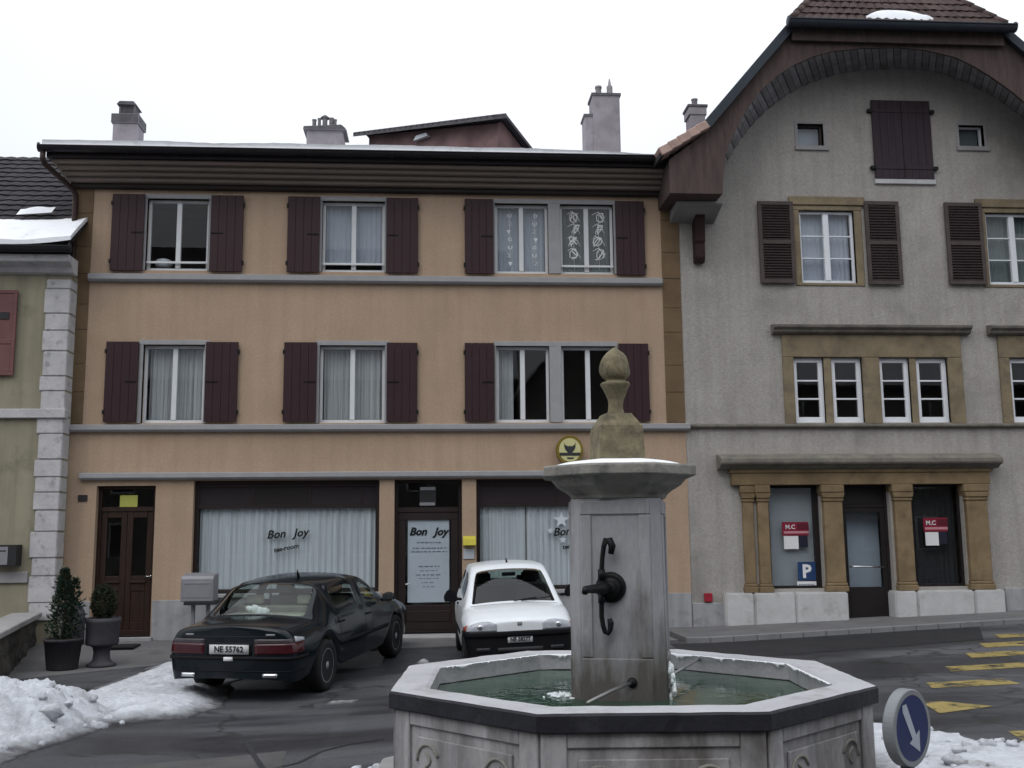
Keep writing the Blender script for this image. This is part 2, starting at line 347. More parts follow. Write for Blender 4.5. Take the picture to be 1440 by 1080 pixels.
def asphalt():
    M = bpy.data.materials.new('patched asphalt'); M.use_nodes = True
    n = M.node_tree.nodes; L = M.node_tree.links; b = n['Principled BSDF']
    tc = n.new('ShaderNodeTexCoord')
    def nz(scale, det=6, ro=.6, st=None):
        t = n.new('ShaderNodeTexNoise'); t.inputs['Scale'].default_value = scale; t.inputs['Detail'].default_value = det; t.inputs['Roughness'].default_value = ro
        src = tc.outputs['Object']
        if st:
            mp = n.new('ShaderNodeMapping'); mp.inputs['Scale'].default_value = st; mp.inputs['Rotation'].default_value = (0, 0, R(-14)); L.new(src, mp.inputs[0]); src = mp.outputs[0]
        L.new(src, t.inputs['Vector']); return t.outputs['Fac']
    def ramp(f, a, c, lo, hi):
        r = n.new('ShaderNodeValToRGB'); r.color_ramp.elements[0].position = a; r.color_ramp.elements[1].position = c
        r.color_ramp.elements[0].color = (*lo, 1); r.color_ramp.elements[1].color = (*hi, 1); L.new(f, r.inputs[0]); return r.outputs[0]
    def mix(mode, fac, a, b2):
        x = n.new('ShaderNodeMix'); x.data_type = 'RGBA'; x.blend_type = mode
        if isinstance(fac, float): x.inputs[0].default_value = fac
        else: L.new(fac, x.inputs[0])
        L.new(a, x.inputs[6]) if not isinstance(a, tuple) else setattr(x.inputs[6], 'default_value', (*a, 1))
        L.new(b2, x.inputs[7]) if not isinstance(b2, tuple) else setattr(x.inputs[7], 'default_value', (*b2, 1))
        return x.outputs[2]
    wet = nz(.55, 5, .55, (.45, 1.7, 1)); dry = ramp(wet, .44, .60, (0, 0, 0), (1, 1, 1))
    c = mix('MIX', dry, (.036, .037, .043), (.078, .079, .086))
    vo = n.new('ShaderNodeTexVoronoi'); vo.inputs['Scale'].default_value = .33; vo.feature = 'F1'; vo.distance = 'CHEBYCHEV'; L.new(tc.outputs['Object'], vo.inputs['Vector'])
    sep = n.new('ShaderNodeSeparateColor'); L.new(vo.outputs['Color'], sep.inputs[0])
    c = mix('MULTIPLY', 1.0, c, ramp(sep.outputs[0], .1, .9, (.74, .74, .76), (1.16, 1.16, 1.16)))
    c = mix('MULTIPLY', 1.0, c, ramp(nz(75, 4, .65), .36, .64, (.55, .55, .55), (1.35, 1.35, 1.35)))
    ve = n.new('ShaderNodeTexVoronoi'); ve.inputs['Scale'].default_value = .55; ve.feature = 'DISTANCE_TO_EDGE'
    wv = n.new('ShaderNodeMapping'); L.new(tc.outputs['Object'], wv.inputs[0])
    no = n.new('ShaderNodeTexNoise'); no.inputs['Scale'].default_value = 1.7; L.new(tc.outputs['Object'], no.inputs['Vector'])
    va = n.new('ShaderNodeVectorMath'); va.operation = 'MULTIPLY_ADD'; va.inputs[1].default_value = (.9, .9, .9); L.new(no.outputs['Color'], va.inputs[0]); L.new(tc.outputs['Object'], va.inputs[2]); L.new(va.outputs[0], ve.inputs['Vector'])
    c = mix('MIX', ramp(ve.outputs['Distance'], .004, .022, (.85, .85, .85), (0, 0, 0)), c, (.014, .014, .015))
    L.new(c, b.inputs['Base Color'])
    L.new(ramp(wet, .42, .60, (.34,)*3, (.88,)*3), b.inputs['Roughness']); b.inputs['Specular IOR Level'].default_value = .4
    bp = n.new('ShaderNodeBump'); bp.inputs['Strength'].default_value = .45; bp.inputs['Distance'].default_value = .01; L.new(nz(130, 4), bp.inputs['Height']); L.new(bp.outputs[0], b.inputs['Normal'])
    return M
MT['asphalt'] = asphalt()
tag(mb.build('road', 'asphalt', recalc=False), kind='structure')

def sheet(poly, dz, name, matn, thick=0.0, n=24, kind='structure', zf=None):
    """a convex quad (4 corners, xy) laid on the ground as a subdivided sheet; thick>0 gives a kerbed slab"""
    zf = zf or gz; a, b, c, d = [Vector((p[0], p[1], 0)) for p in poly]; mb = MB()
    def P(u, v, k=0): q = (a*(1-u)+b*u)*(1-v)+(d*(1-u)+c*u)*v; return (q.x, q.y, zf(q.x, q.y)+dz-k)
    mb.grid(lambda u, v: P(u, v), n, max(2, n//3))
    if thick:
        for (p, q) in (((0,0),(1,0)), ((1,0),(1,1)), ((1,1),(0,1)), ((0,1),(0,0))):
            mb.grid(lambda u, v: P(p[0]*(1-u)+q[0]*u, p[1]*(1-u)+q[1]*u, thick*v), n, 1, smooth=False)
    return tag(mb.build(name, matn, recalc=False), kind=kind)
sheet([(4.0,16.75),(9.5,17.15),(9.5,YF+.3),(4.0,YF+.3)], .08, 'pavement', 'pavement', .16)
sheet([(9.506,17.15),(26,18.2),(26,20.0),(9.506,YF+.3)], .08, 'pavement', 'pavement', .16)
kb = MB()
for i in range(14):
    t0, t1 = i/14, (i+1)/14-.0015
    for (A, B) in (((4.0,16.62),(9.5,17.02)), ((9.506,17.02),(26,18.07))):
        x0, y0 = A[0]+(B[0]-A[0])*t0, A[1]+(B[1]-A[1])*t0; x1, y1 = A[0]+(B[0]-A[0])*t1, A[1]+(B[1]-A[1])*t1
        z0, z1 = gz(x0, y0+.12)+.083, gz(x1, y1+.12)+.083
        kb.add([(x0,y0,z0-.2),(x1,y1,z1-.2),(x1,y1+.128,z1-.2),(x0,y0+.128,z0-.2),(x0,y0,z0),(x1,y1,z1),(x1,y1+.128,z1),(x0,y0+.128,z0)],
               [(0,3,2,1),(4,5,6,7),(0,1,5,4),(1,2,6,5),(2,3,7,6),(3,0,4,7)])
tag(kb.build('kerb', 'asphalt_kerb', bevel=.008), kind='structure')
sheet([(-6.7,14.2),(-3.0,16.9),(-3.0,YF+.3),(-6.7,YF+.3)], .012, 'forecourt', 'pavement', .03)
sheet([(-2.994,16.9),(3.95,17.0),(3.95,YF+.3),(-2.994,YF+.3)], .012, 'forecourt', 'pavement', .03)
# lighter and darker repaired strips in the asphalt
MT['patch'] = nmat('pale worn asphalt', (.088, .086, .086), .9, .25, 2, .35, 90, fine=.3, fs=60)
MT['patch2'] = nmat('fresh dark asphalt', (.026, .026, .029), .7, .2, 2, .35, 90, fine=.3, fs=60)
sheet([(-2.5,8.0),(-1.2,8.2),(-1.35,9.9),(-2.6,9.5)], .004, 'road_patch', 'patch')
sheet([(3.6,14.6),(8.2,15.3),(9.0,16.9),(3.7,16.5)], .004, 'road_patch', 'patch2')
def seam(pts, w_, matn='patch2', dz=.006):          # tarred joint in the asphalt
    P_ = [on(x, y, gz(0, 9)) for x, y in pts]; mb = MB()
    for a, b in zip(P_, P_[1:]):
        t_ = (b-a).normalized(); n_ = Vector((-t_.y, t_.x, 0))*w_/2; q_ = [a-n_, b-n_, b+n_, a+n_]; mb.add([(v.x, v.y, gz(v.x, v.y)+dz) for v in q_], [(0, 1, 2, 3)])
    tag(mb.build('road_seam', matn, recalc=False), kind='structure')
seam([(346,1034),(352,1044),(360,1056),(372,1074),(384,1095)], .05)
seam([(384,1071),(420,1064),(452,1049),(490,1041),(540,1036)], .035)
MT['roadyellow'] = None
def worn():
    M = nmat('worn yellow road paint', (.31, .24, .085), .75, .15, 5, .2, 80, fine=.25, fs=50)
    n = M.node_tree.nodes; L = M.node_tree.links; b = n['Principled BSDF']
    t = n.new('ShaderNodeTexNoise'); t.inputs['Scale'].default_value = 2.6; t.inputs['Detail'].default_value = 9; t.inputs['Roughness'].default_value = .72
    tc = n.new('ShaderNodeTexCoord'); L.new(tc.outputs['Object'], t.inputs['Vector'])
    r = n.new('ShaderNodeValToRGB'); r.color_ramp.elements[0].position = .40; r.color_ramp.elements[1].position = .50; L.new(t.outputs['Fac'], r.inputs[0])
    L.new(r.outputs[0], b.inputs['Alpha']); return M
MT['roadyellow'] = worn()
p = lambda x, y: on(x, y, gz(6.5, 13.5)+.02)
for k, (xa, xb, yc) in enumerate(((1397,1490,895.5),(1376,1490,908.5),(1356,1490,922.5),(1327,1490,941.5),(1299,1445,964.5),(1300,1352,996))):
    A = on(xa, yc, .12); 
    for _ in range(4): A = on(xa, yc, gz(A.x, A.y))
    B = on(xb, yc, .12)
    for _ in range(4): B = on(xb, yc, gz(B.x, B.y))
    h = .20 if k < 5 else .32
    sheet([(A.x,A.y-h),(B.x+(.35 if k == 5 else 0),A.y-h*(1 if k < 5 else .2)),(B.x,A.y+h),(A.x+.12,A.y+h)], .005, 'crosswalk_stripe', 'roadyellow', n=12)
A = on(1440, 1036, .02); sheet([(A.x-.12,A.y-.35),(A.x+1.6,A.y-.35),(A.x+1.6,A.y+.3),(A.x+.02,A.y+.3)], .005, 'crosswalk_stripe', 'roadyellow', n=12)

# ------------------------------------------------------------------ windows and the like
def frame_mb(mb, X0, X1, Z0, Z1, y0, y1, w, wb=None):
    wb = wb or w
    mb.box(X0, X1, y0, y1, Z0, Z0+wb); mb.box(X0, X1, y0, y1, Z1-w, Z1)
    mb.box(X0, X0+w, y0, y1, Z0+wb, Z1-w); mb.box(X1-w, X1, y0, y1, Z0+wb, Z1-w); return mb
def casement(house, rect, yf=YF+.10, sashes=2, fw=.05, rows=1, mat_='whitepaint', glass='window_glass', name='window', label=None, cols=1, mid=.085, mw=.025):
    X0, X1, Z0, Z1 = rect; mb = frame_mb(MB(), X0, X1, Z0, Z1, yf, yf+.06, fw, fw*1.25)
    panes = []; xi0, xi1, zi0, zi1 = X0+fw, X1-fw, Z0+fw*1.25, Z1-fw
    sw = (xi1-xi0)/sashes
    for s_ in range(sashes):
        a, b = xi0+s_*sw+(mid/2 if s_ else 0), xi0+(s_+1)*sw-(mid/2 if s_ < sashes-1 else 0)
        if s_: mb.box(xi0+s_*sw-mid/2, xi0+s_*sw+mid/2, yf-.012, yf+.06, zi0, zi1)
        for q in range(1, rows):
            z = zi0+(zi1-zi0)*q/rows; mb.box(a, b, yf+.012, yf+.05, z-mw/2, z+mw/2)
        for q in range(1, cols):
            x = a+(b-a)*q/cols; mb.box(x-mw/2, x+mw/2, yf+.016, yf+.046, zi0, zi1)
        panes.append((a, b))
    w = mb.build(name, mat_, house, bevel=.004)
    if label: w['label'] = label
    for a, b in panes:
        MB().box(a-.004, b+.004, yf+.027, yf+.033, zi0-.004, zi1+.004).build('pane', glass, w)
    return w
def surround(house, X0, X1, Z0, Z1, w, matn='greystone', proud=.018, top=None, ears=0.0, mull=None, sill=True, name='window_surround', wr=None):
    top = top or w; mb = MB(); y0, y1 = YF-proud, YF+.09
    mb.box(X0-w-ears, X1+(wr or w)+ears, y0, y1, Z1, Z1+top)
    mb.box(X0-w, X0, y0, y1, Z0, Z1); mb.box(X1, X1+(wr or w), y0, y1, Z0, Z1)
    for a, b in (mull or []): mb.box(a, b, y0, y1, Z0, Z1)
    return mb.build(name, matn, house, bevel=.006)
def shutter(house, rect, y1=YF-.035, t=.035, matn='shutter', latch_right=True):
    X0, X1, Z0, Z1 = rect; mb = MB(); n = 4; w = (X1-X0)/n
    for k in range(n): mb.box(X0+k*w+.0015, X0+(k+1)*w-.0015, y1-t, y1, Z0, Z1)
    for z in (Z0+.14*(Z1-Z0), Z0+.86*(Z1-Z0)): mb.box(X0+.02, X1-.02, y1, y1+.014, z-.04, z+.04)
    o = mb.build('shutter', matn, house, bevel=.003)
    zc = (Z0+Z1)/2; xa = X1-.22 if latch_right else X0+.02
    MB().box(xa, xa+.2, y1-t-.012, y1-t, zc-.012, zc+.012).build('latch', 'iron', o)
    xh = X0 if latch_right else X1; d = -1 if latch_right else 1
    hb = MB()
    for z in (Z0+.12*(Z1-Z0), Z0+.88*(Z1-Z0)): hb.box(xh-.02, xh+.02, y1-t-.006, y1+.02, z-.035, z+.035)
    hb.build('hinge', 'iron', o)
    return o
def louvred(house, rect, y1=YF-.03, t=.04):
    X0, X1, Z0, Z1 = rect; zm = (Z0+Z1)/2; w = .075; mb = frame_mb(MB(), X0, X1, Z0, Z1, y1-t, y1, w)
    mb.box(X0+w, X1-w, y1-t, y1, zm-.04, zm+.04)
    o = mb.build('shutter', 'louvre', house, bevel=.004)
    for (a, b) in ((Z0+w, zm-.04), (zm+.04, Z1-w)):
        sl = MB(); n = 13
        for k in range(n):
            z = a+(b-a)*(k+.5)/n; sl.add([(X0+w, y1-t+.006, z-.020), (X1-w, y1-t+.006, z-.020), (X1-w, y1-.004, z+.022), (X0+w, y1-.004, z+.022),
                (X0+w, y1-t+.010, z-.026), (X1-w, y1-t+.010, z-.026), (X1-w, y1, z+.016), (X0+w, y1, z+.016)], [(0,1,2,3),(7,6,5,4),(0,4,5,1),(2,6,7,3),(1,5,6,2),(0,3,7,4)])
        sl.build('louvre', 'louvre_dark', o)
    return o
def curtain(name, X0, X1, Z0, Z1, y, matn, label, group=None, amp=.022, waves=None, top=None):
    waves = waves or max(3, (X1-X0)*9); ph = random.random()*6; mb = MB()
    def f(u, v):
        x = X0+(X1-X0)*u; a = amp*(.75+.25*math.sin(u*17+ph))*(1-.25*v)
        return (x, y+a*math.sin(u*waves*math.tau+1.3*math.sin(u*9+ph))+.006*math.sin(u*71), Z0+(Z1-Z0)*v)
    mb.grid(f, int(waves*9), 5)
    return mb.build(name, matn, None, loc=((X0+X1)/2, y, Z0), tag_=(label, 'curtain', group), recalc=False)
# ================================================================== beige house
XL, XR = -6.50, 4.56
bh = thing('house', 'beige three storey house with dark red-brown shutters, two cafe windows and a snowy eave', 'house', ((XL+XR)/2, YF, 0))
UP_W = [W(206,282,293,381), W(453,281,541,382), W(696,289,771,388), W(788,290,863,390)]
LO_W = [W(200,487,287,592), W(449,486,541,592), W(698,486,773,596), W(790,486,866,598)]
DOOR = W(131,684,215,897); SHOP1 = W(270,677,533,838); CAFE = W(554,677,650,893); SHOP2 = W(670,677,905,838)
def lv(r, z0=None, z1=None): return (r[0], r[1], z0 if z0 is not None else r[2], z1 if z1 is not None else r[3])
zu0 = sum(r[2] for r in UP_W[:2])/2; zu1 = sum(r[3] for r in UP_W[:2])/2
zl0 = sum(r[2] for r in LO_W)/4; zl1 = sum(r[3] for r in LO_W)/4
UP_W = [lv(r, zu0, zu1) for r in UP_W]; LO_W = [lv(r, zl0, zl1) for r in LO_W]
ZT = at(450, 675, YF).z; ZSILL = .80
DOOR = lv(DOOR, .13, ZT-.08); SHOP1 = lv(SHOP1, ZSILL, ZT); SHOP2 = lv(SHOP2, ZSILL, ZT); CAFE = lv(CAFE, .10, ZT)
ZEAVE = 8.75
mb = MB(); mb.wall([(XL,-.4),(XR,-.4),(XR,8.5),(XL,8.5)], UP_W+LO_W+[DOOR,SHOP1,SHOP2,CAFE], YF, .22)
mb.box(XL, XL+.01, YF+.001, 27, -.4, 8.5); mb.box(XR-.01, XR, YF+.001, 27, -.4, 8.5); mb.box(XL, XR, 26.9, 27, -.4, 8.5)
mb.build('wall', 'beige', bh, recalc=False)
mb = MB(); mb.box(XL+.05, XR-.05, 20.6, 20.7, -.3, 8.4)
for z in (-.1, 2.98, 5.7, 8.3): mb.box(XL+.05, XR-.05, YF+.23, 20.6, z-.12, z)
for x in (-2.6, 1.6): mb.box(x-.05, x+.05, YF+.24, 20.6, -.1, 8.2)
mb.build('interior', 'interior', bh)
# plinth, butted between the openings
zp = .74
for a, b in ((XL-.01, DOOR[0]-.02), (DOOR[1]+.02, SHOP1[0]), (SHOP1[0], SHOP1[1]), (SHOP1[1], CAFE[0]-.02), (CAFE[1]+.02, SHOP2[0]), (SHOP2[0], SHOP2[1]), (SHOP2[1], XR-.005)):
    top = zp if not (a in (SHOP1[0], SHOP2[0])) else ZSILL-.03
    MB().box(a, b, YF-.02, YF+.1, -.4, top).build('plinth', 'plinth', bh, bevel=.006)
for r in (SHOP1, SHOP2): MB().box(r[0]-.04, r[1]+.04, YF-.08, YF+.14, ZSILL-.03, ZSILL+.03).build('shop_sill', 'greystone', bh, bevel=.006)
# sandstone corner piers with joints
for (a, b) in ((XL-.05, at(121,500,YF).x), (at(933,450,YF).x, XR-.004)):
    mb = MB(); z = 3.80; k = 0
    while z < 8.2:
        h = (.56, .50, .62, .46)[k % 4]; z1 = min(z+h-.008, 8.2)
        j = a+(b-a)*(.45 if k % 2 else .55)
        mb.box(a, b, YF-.014-.003*(k % 2), YF+.1, z, z1); z += h; k += 1
    mb.build('corner_pier', 'pier', bh, bevel=.005)
# string courses: upper sill, lower sill, shop lintel
for (xa, xb, yt, yb) in ((126, 930, 387, 398), (80, 969, 596, 606.5), (114, 955, 663, 673)):
    ym = (yt+yb)/2; x0, x1 = at(xa, ym, YF).x, at(xb, ym, YF).x; z1, z0 = at(500, yt, YF-.08).z, at(500, yb, YF-.08).z
    mb = MB(); mb.prism([(YF-.115,z1-.012),(YF-.115,z0+.035),(YF-.075,z0),(YF+.05,z0),(YF+.05,z1+.012)], x0, x1, 'x')
    mb.build('ledge', 'greystone', bh, bevel=.005)
ZL1 = at(500, 387, YF).z; ZL2 = at(500, 596, YF).z
# upper and lower windows
styles = [(UP_W[0], True), (UP_W[1], True), (LO_W[0], False), (LO_W[1], False)]
for r, bar in styles:
    surround(bh, r[0], r[1], r[2]-.005, r[3], .07, top=.085, ears=.012)
    w = casement(bh, r)
    if bar:
        z = r[2]+.16; bb = MB(); bb.box(r[0]+.002, r[1]-.002, YF+.035, YF+.06, z-.02, z+.02); bb.build('guard_bar', 'whitepaint', w, bevel=.004)
for (A, B), bar in (((UP_W[2], UP_W[3]), True), ((LO_W[2], LO_W[3]), False)):
    mb = MB(); y0, y1 = YF-.018, YF+.09
    mb.box(A[0]-.035, B[1]+.05, y0, y1, A[3], A[3]+.085); mb.box(A[0]-.03, A[0], y0, y1, A[2], A[3]); mb.box(B[1], B[1]+.045, y0, y1, A[2], A[3]); mb.box(A[1], B[0], y0, y1, A[2], A[3])
    mb.build('window_surround', 'greystone', bh, bevel=.006)
    casement(bh, A); w = casement(bh, B)
    if bar:
        z = B[2]+.16; bb = MB(); bb.box(B[0]+.002, B[1]-.002, YF+.035, YF+.06, z-.02, z+.02); bb.build('guard_bar', 'whitepaint', w, bevel=.004)
SH_U = [(156,202,True),(295.5,341.5,False),(404,449.5,True),(543,588,False),(653.5,694,True),(866,906.5,False)]
SH_L = [(147,193,True),(288,334,False),(398.5,445,True),(543.5,587,False),(653.5,695,True),(871,913,False)]
for L_, (za, zb), (yt, yb) in ((SH_U, (ZL1+.035, zu1+.06), (279,385)), (SH_L, (ZL2+.035, zl1+.045), (483,595))):
    for (xa, xb, left) in L_:
        x0, x1, _, _ = W(xa, yt, xb, yb, YF-.06); shutter(bh, (x0, x1, za, zb), latch_right=left)
# eaves cornice: boards stepping out, fascia, gutter, downpipe
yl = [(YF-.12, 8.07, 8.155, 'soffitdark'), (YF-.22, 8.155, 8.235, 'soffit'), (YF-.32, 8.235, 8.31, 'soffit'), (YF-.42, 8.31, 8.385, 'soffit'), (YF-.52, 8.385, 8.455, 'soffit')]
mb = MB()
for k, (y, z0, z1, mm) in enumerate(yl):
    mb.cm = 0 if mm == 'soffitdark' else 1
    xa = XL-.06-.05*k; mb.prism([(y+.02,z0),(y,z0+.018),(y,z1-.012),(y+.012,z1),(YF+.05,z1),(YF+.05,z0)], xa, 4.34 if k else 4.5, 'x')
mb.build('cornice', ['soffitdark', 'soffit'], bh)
ce = MB(); ce.box(XL-.33, 4.40, YF-.60, YF-.55, 8.455, 8.60); ce.box(XL-.33, 4.40, YF-.55, YF+.05, 8.456, 8.50)
ce.build('fascia', 'fascia', bh)
gy, gzc = YF-.68, 8.60; gpts = [(.085*math.cos(R(a)), .085*math.sin(R(a))) for a in range(180, 361, 18)]
mb = MB(); prof = [(gy+x, gzc+z) for x, z in gpts]+[(gy+x*.86, gzc+z*.86) for x, z in reversed(gpts)]
mb.prism(prof, XL-.43, 4.36, 'x'); mb.tube([(XL-.43, gy-.085, gzc+.004), (4.36, gy-.085, gzc+.004)], .016, 6); mb.tube([(XL-.43, gy+.085, gzc+.002), (4.36, gy+.085, gzc+.002)], .010, 6)
mb.lathe([(.0, -.012), (.086, -.012), (.086, .0), (.0, .0)], (XL-.43, gy, gzc-.005), 16, 'x')
for k in range(15): x = XL-.2+k*.74; mb.tube([(x, gy-.088, gzc), (x, gy-.05, gzc-.075), (x, gy, gzc-.092), (x, gy+.06, gzc-.07), (x, gy+.11, gzc-.02)], .009, 5)
g = mb.build('gutter', 'gutter', bh)
pth = [(XL-.36, gy, gzc-.08), (XL-.36, gy, gzc-.22), (XL-.33, gy+.03, gzc-.30), (XL-.02, YF-.15, 8.02), (XL+.03, YF-.08, 7.93), (XL+.03, YF-.08, 7.8), (XL+.03, YF-.08, 4.0), (XL+.02, YF-.14, 3.8), (XL+.02, YF-.14, 3.0), (XL+.02, YF-.09, 2.7), (XL+.02, YF-.09, .55)]
mb = MB(); mb.tube(pth, .048, 12)
for z in (7.0, 5.4, 3.95, 2.2, 1.0): mb.lathe([(.055, -.02), (.058, 0), (.055, .02)], (XL+.025, YF-.08 if z > 4 else -.09+YF, z), 12)
mb.build('downpipe', 'copper', bh)
# roof and its snow
rp = [(YF-.66, 8.63), (23.2, 8.63+5.36*.37), (27.6, 8.63+5.36*.37-4.4*.37), (27.6, 8.55+5.36*.37-4.4*.37), (23.2, 8.55+5.36*.37), (YF-.58, 8.57)]
rf = MB().prism(rp, XL-.42, 4.45, 'x').build('roof', 'slate', bh)
def roofsnow():
    mb = MB(); n1, n2 = 150, 8
    def edge(x): return .02*noise.noise((x*1.3, 0, 0))+.012*noise.noise((x*5, 3, 0))
    def P(u, v, k):
        x = XL-.40+(4.42-XL+.40)*u; y0 = YF-.655+edge(x)+.02; y = y0+(23.2-y0)*v
        th = (.115 if u < .72 else .115-.07*(u-.72)/.28)+.02*noise.noise((x*.9, y*2, 5))+.008*noise.noise((x*6, y*5, 1))
        base = 8.63+(y-YF+.66)*.37
        return (x, y+(.015*math.sin(k*3.1) if v == 0 else 0), base+.004+th*k*(1 if v < 1 else .4))
    mb.grid(lambda u, v: P(u, v, 1), n1, n2); mb.grid(lambda u, v: P(u, 0, v), n1, 3)
    mb.grid(lambda u, v: P(0, u, v), 8, 1); mb.grid(lambda u, v: P(1, u, v), 8, 1)
    return tag(mb.build('roof_snow', 'snow', recalc=True), 'even layer of snow along the eave of the beige house', 'snow', kind='stuff')
roofsnow()
# chimneys
def rect_at(x0, x1, yt, yb, Y): return at(x0, (yt+yb)/2, Y).x, at(x1, (yt+yb)/2, Y).x, at((x0+x1)/2, yb, Y).z, at((x0+x1)/2, yt, Y).z
Y1 = 20.6; a, b, z0, z1 = rect_at(157, 194, 164, 200, Y1); zc = at(175, 141, Y1).z; zr = 8.63+(Y1-YF+.66)*.37
mb = MB(); mb.box(a+.02, b-.02, Y1, Y1+.5, zr-.4, z1-.14); mb.cm = 1; mb.box(a-.015, b+.015, Y1-.03, Y1+.53, z1-.14, z1+.06)
for x in (a+.1, b-.14): mb.box(x, x+.04, Y1+.08, Y1+.42, z1+.06, zc-.07)
mb.prism([(a+.06, zc-.07), (b-.06, zc-.07), (b-.12, zc), (a+.12, zc)], Y1+.02, Y1+.48)
mb.box(a+.12, b-.12, Y1+.1, Y1+.4, z1+.06, zc-.07)
mb.build('chimney', ['chimney', 'chimcap'], rf, bevel=.008)
Y2 = 21.4; a, b, z0, z1 = rect_at(431, 482, 180, 200, Y2); mb = MB(); zr = 8.63+(Y2-YF+.66)*.37
mb.box(a, b, Y2, Y2+.6, zr-.4, z1-.02); mb.cm = 1; zs = at(455, 179, Y2).z
mb.prism([(a-.07, zs-.07), (b+.09, zs-.08), (b+.05, zs-.02), (b-.03, zs+.05), (a-.06, zs)], Y2-.06, Y2+.66)
mb.cm = 2; zt = at(455, 162, Y2).z
for x, h, r_ in ((a+.13, zt-.03, .045), (a+.24, zt, .035), (a+.36, zt+.01, .055), (a+.50, zt+.01, .05), (a+.58, zt-.02, .035)):
    mb.lathe([(r_, zs-.02), (r_, h), (r_+.01, h), (r_+.01, h+.03), (.001, h+.03)], (x, Y2+.25, 0), 10)
mb.cm = 1; mb.lathe([(.1, zt+.02), (.1, zt+.045), (.03, zt+.10), (.001, zt+.11)], (a+.36, Y2+.25, 0), 12)
mb.build('chimney', ['chimney', 'chimcap', 'pot'], rf, bevel=.006)
Y3 = 22.2; a, b, z0, z1 = rect_at(834, 872, 131, 205, Y3); a2 = at(823, 180, Y3).x; zl = at(828, 160, Y3).z; zr = 8.6+(Y3-YF+.66)*.37
mb = MB(); mb.box(a, b, Y3, Y3+.55, zr-.4, z1-.06); mb.box(a2, a, Y3+.02, Y3+.5, zr-.4, zl-.05)
mb.cm = 1; mb.box(a-.03, b+.03, Y3-.03, Y3+.58, z1-.06, z1); mb.box(a2-.03, a-.002, Y3-.01, Y3+.53, zl-.05, zl)
mb.cm = 2
for px, yt, cone in ((844, 115, 0), (860, 104, 1)):
    x = at(px, 125, Y3).x; zt = at(px, yt, Y3).z; r_ = .07
    pr = [(r_+.015, z1-.01), (r_, z1+.05), (r_, zt-.05), (r_+.012, zt-.05), (r_+.012, zt), (.001, zt)] if not cone else [(r_+.015, z1-.01), (r_, z1+.05), (r_, zt-.2), (r_*.6, zt-.16), (.012, zt), (.001, zt)]
    mb.lathe(pr, (x, Y3+.26, 0), 12)
mb.build('chimney', ['chimney', 'chimcap', 'pot'], rf, bevel=.006)

# ---- ground floor of the beige house
# front door
X0, X1, Z0, Z1 = DOOR; y = YF+.13; ztr = at(173, 715, YF).z
mb = frame_mb(MB(), X0, X1, Z0, Z1, y, y+.08, .06, .02); mb.box(X0+.06, X1-.06, y, y+.08, ztr-.05, ztr+.03); mb.box(X0+.06, X1-.06, y+.01, y+.07, Z0+.02, Z0+.1)
d = mb.build('front_door', 'doorwood', bh, bevel=.005)
xm = (X0+X1)/2; zmid = at(173, 822, YF).z
for a, b in ((X0+.062, xm-.002), (xm+.002, X1-.062)):
    mb = MB(); mb.box(a, a+.1, y+.02, y+.06, Z0+.1, ztr-.05); mb.box(b-.1, b, y+.02, y+.06, Z0+.1, ztr-.05)
    mb.box(a+.1, b-.1, y+.02, y+.06, Z0+.1, Z0+.24); mb.box(a+.1, b-.1, y+.02, y+.06, ztr-.16, ztr-.05); mb.box(a+.1, b-.1, y+.02, y+.06, zmid-.12, zmid+.14)
    mb.box(a+.1, b-.1, y+.035, y+.05, Z0+.24, zmid-.12); mb.prism([(a+.08, zmid+.02), (b-.08, zmid+.02), (b-.08, zmid+.05), (a+.08, zmid+.05)], y-.015, y+.02)
    lf = mb.build('door_leaf', 'doorwood', d, bevel=.006)
MB().box(X0+.16, xm-.1, y+.036, y+.042, zmid+.13, ztr-.15).build('pane', 'window_glass', d); MB().box(xm+.1, X1-.16, y+.036, y+.042, zmid+.13, ztr-.15).build('pane', 'window_glass', d)
MB().box(X0+.058, X1-.058, y+.036, y+.042, ztr+.025, Z1-.055).build('pane', 'window_glass', d)
mb = MB(); xh = at(209, 811, YF).x; zh = at(209, 811, YF).z; mb.lathe([(.022, 0), (.024, .02), (.001, .022)], (xh, y+.0, zh), 12, 'y'); mb.tube([(xh, y+.02, zh), (xh, y-.03, zh), (xh-.09, y-.03, zh)], .011, 6)
mb.build('door_handle', 'chrome', d)
MB().box(X0-.05, X1+.05, YF-.12, YF+.3, -.1, Z0).build('door_step', 'greystone', bh, bevel=.01)
# shop windows
def shopwin(rect, splits, dark, txt, tx, tz, tang, rows):
    X0, X1, Z0, Z1 = rect; y = YF+.12; ztr = at(400, 712, YF).z
    mb = frame_mb(MB(), X0, X1, Z0+.03, Z1, y, y+.07, .07, .06); mb.box(X0+.07, X1-.07, y, y+.07, ztr-.03, ztr+.03)
    xs_ = [X0+.07]+[X0+(X1-X0)*t for t in splits]+[X1-.07]
    for x in xs_[1:-1]: mb.box(x-.02, x+.02, y+.01, y+.06, ztr+.03, Z1-.07)
    mb.box(X0+.07, X1-.07, y-.005, y+.04, Z1-.11, Z1-.07)
    s_ = mb.build('shop_window', 'darkframe', bh, bevel=.005)
    MB().box(X0+.066, X1-.066, y+.030, y+.040, Z0+.086, ztr-.026).build('pane', 'shop_glass', s_)
    for i in range(len(xs_)-1):
        a, b = xs_[i]+(.02 if i else 0), xs_[i+1]-(.02 if i < len(xs_)-2 else 0)
        MB().box(a-.003, b+.003, y+.02, y+.03, ztr+.027, Z1-.107).build('transom_panel', 'darkdoor' if i in dark else 'fascia', s_)
    return s_, y+.028
s1, ys_ = shopwin(SHOP1, (.31, .62, .9), (1,), None, 0, 0, 0, 0)
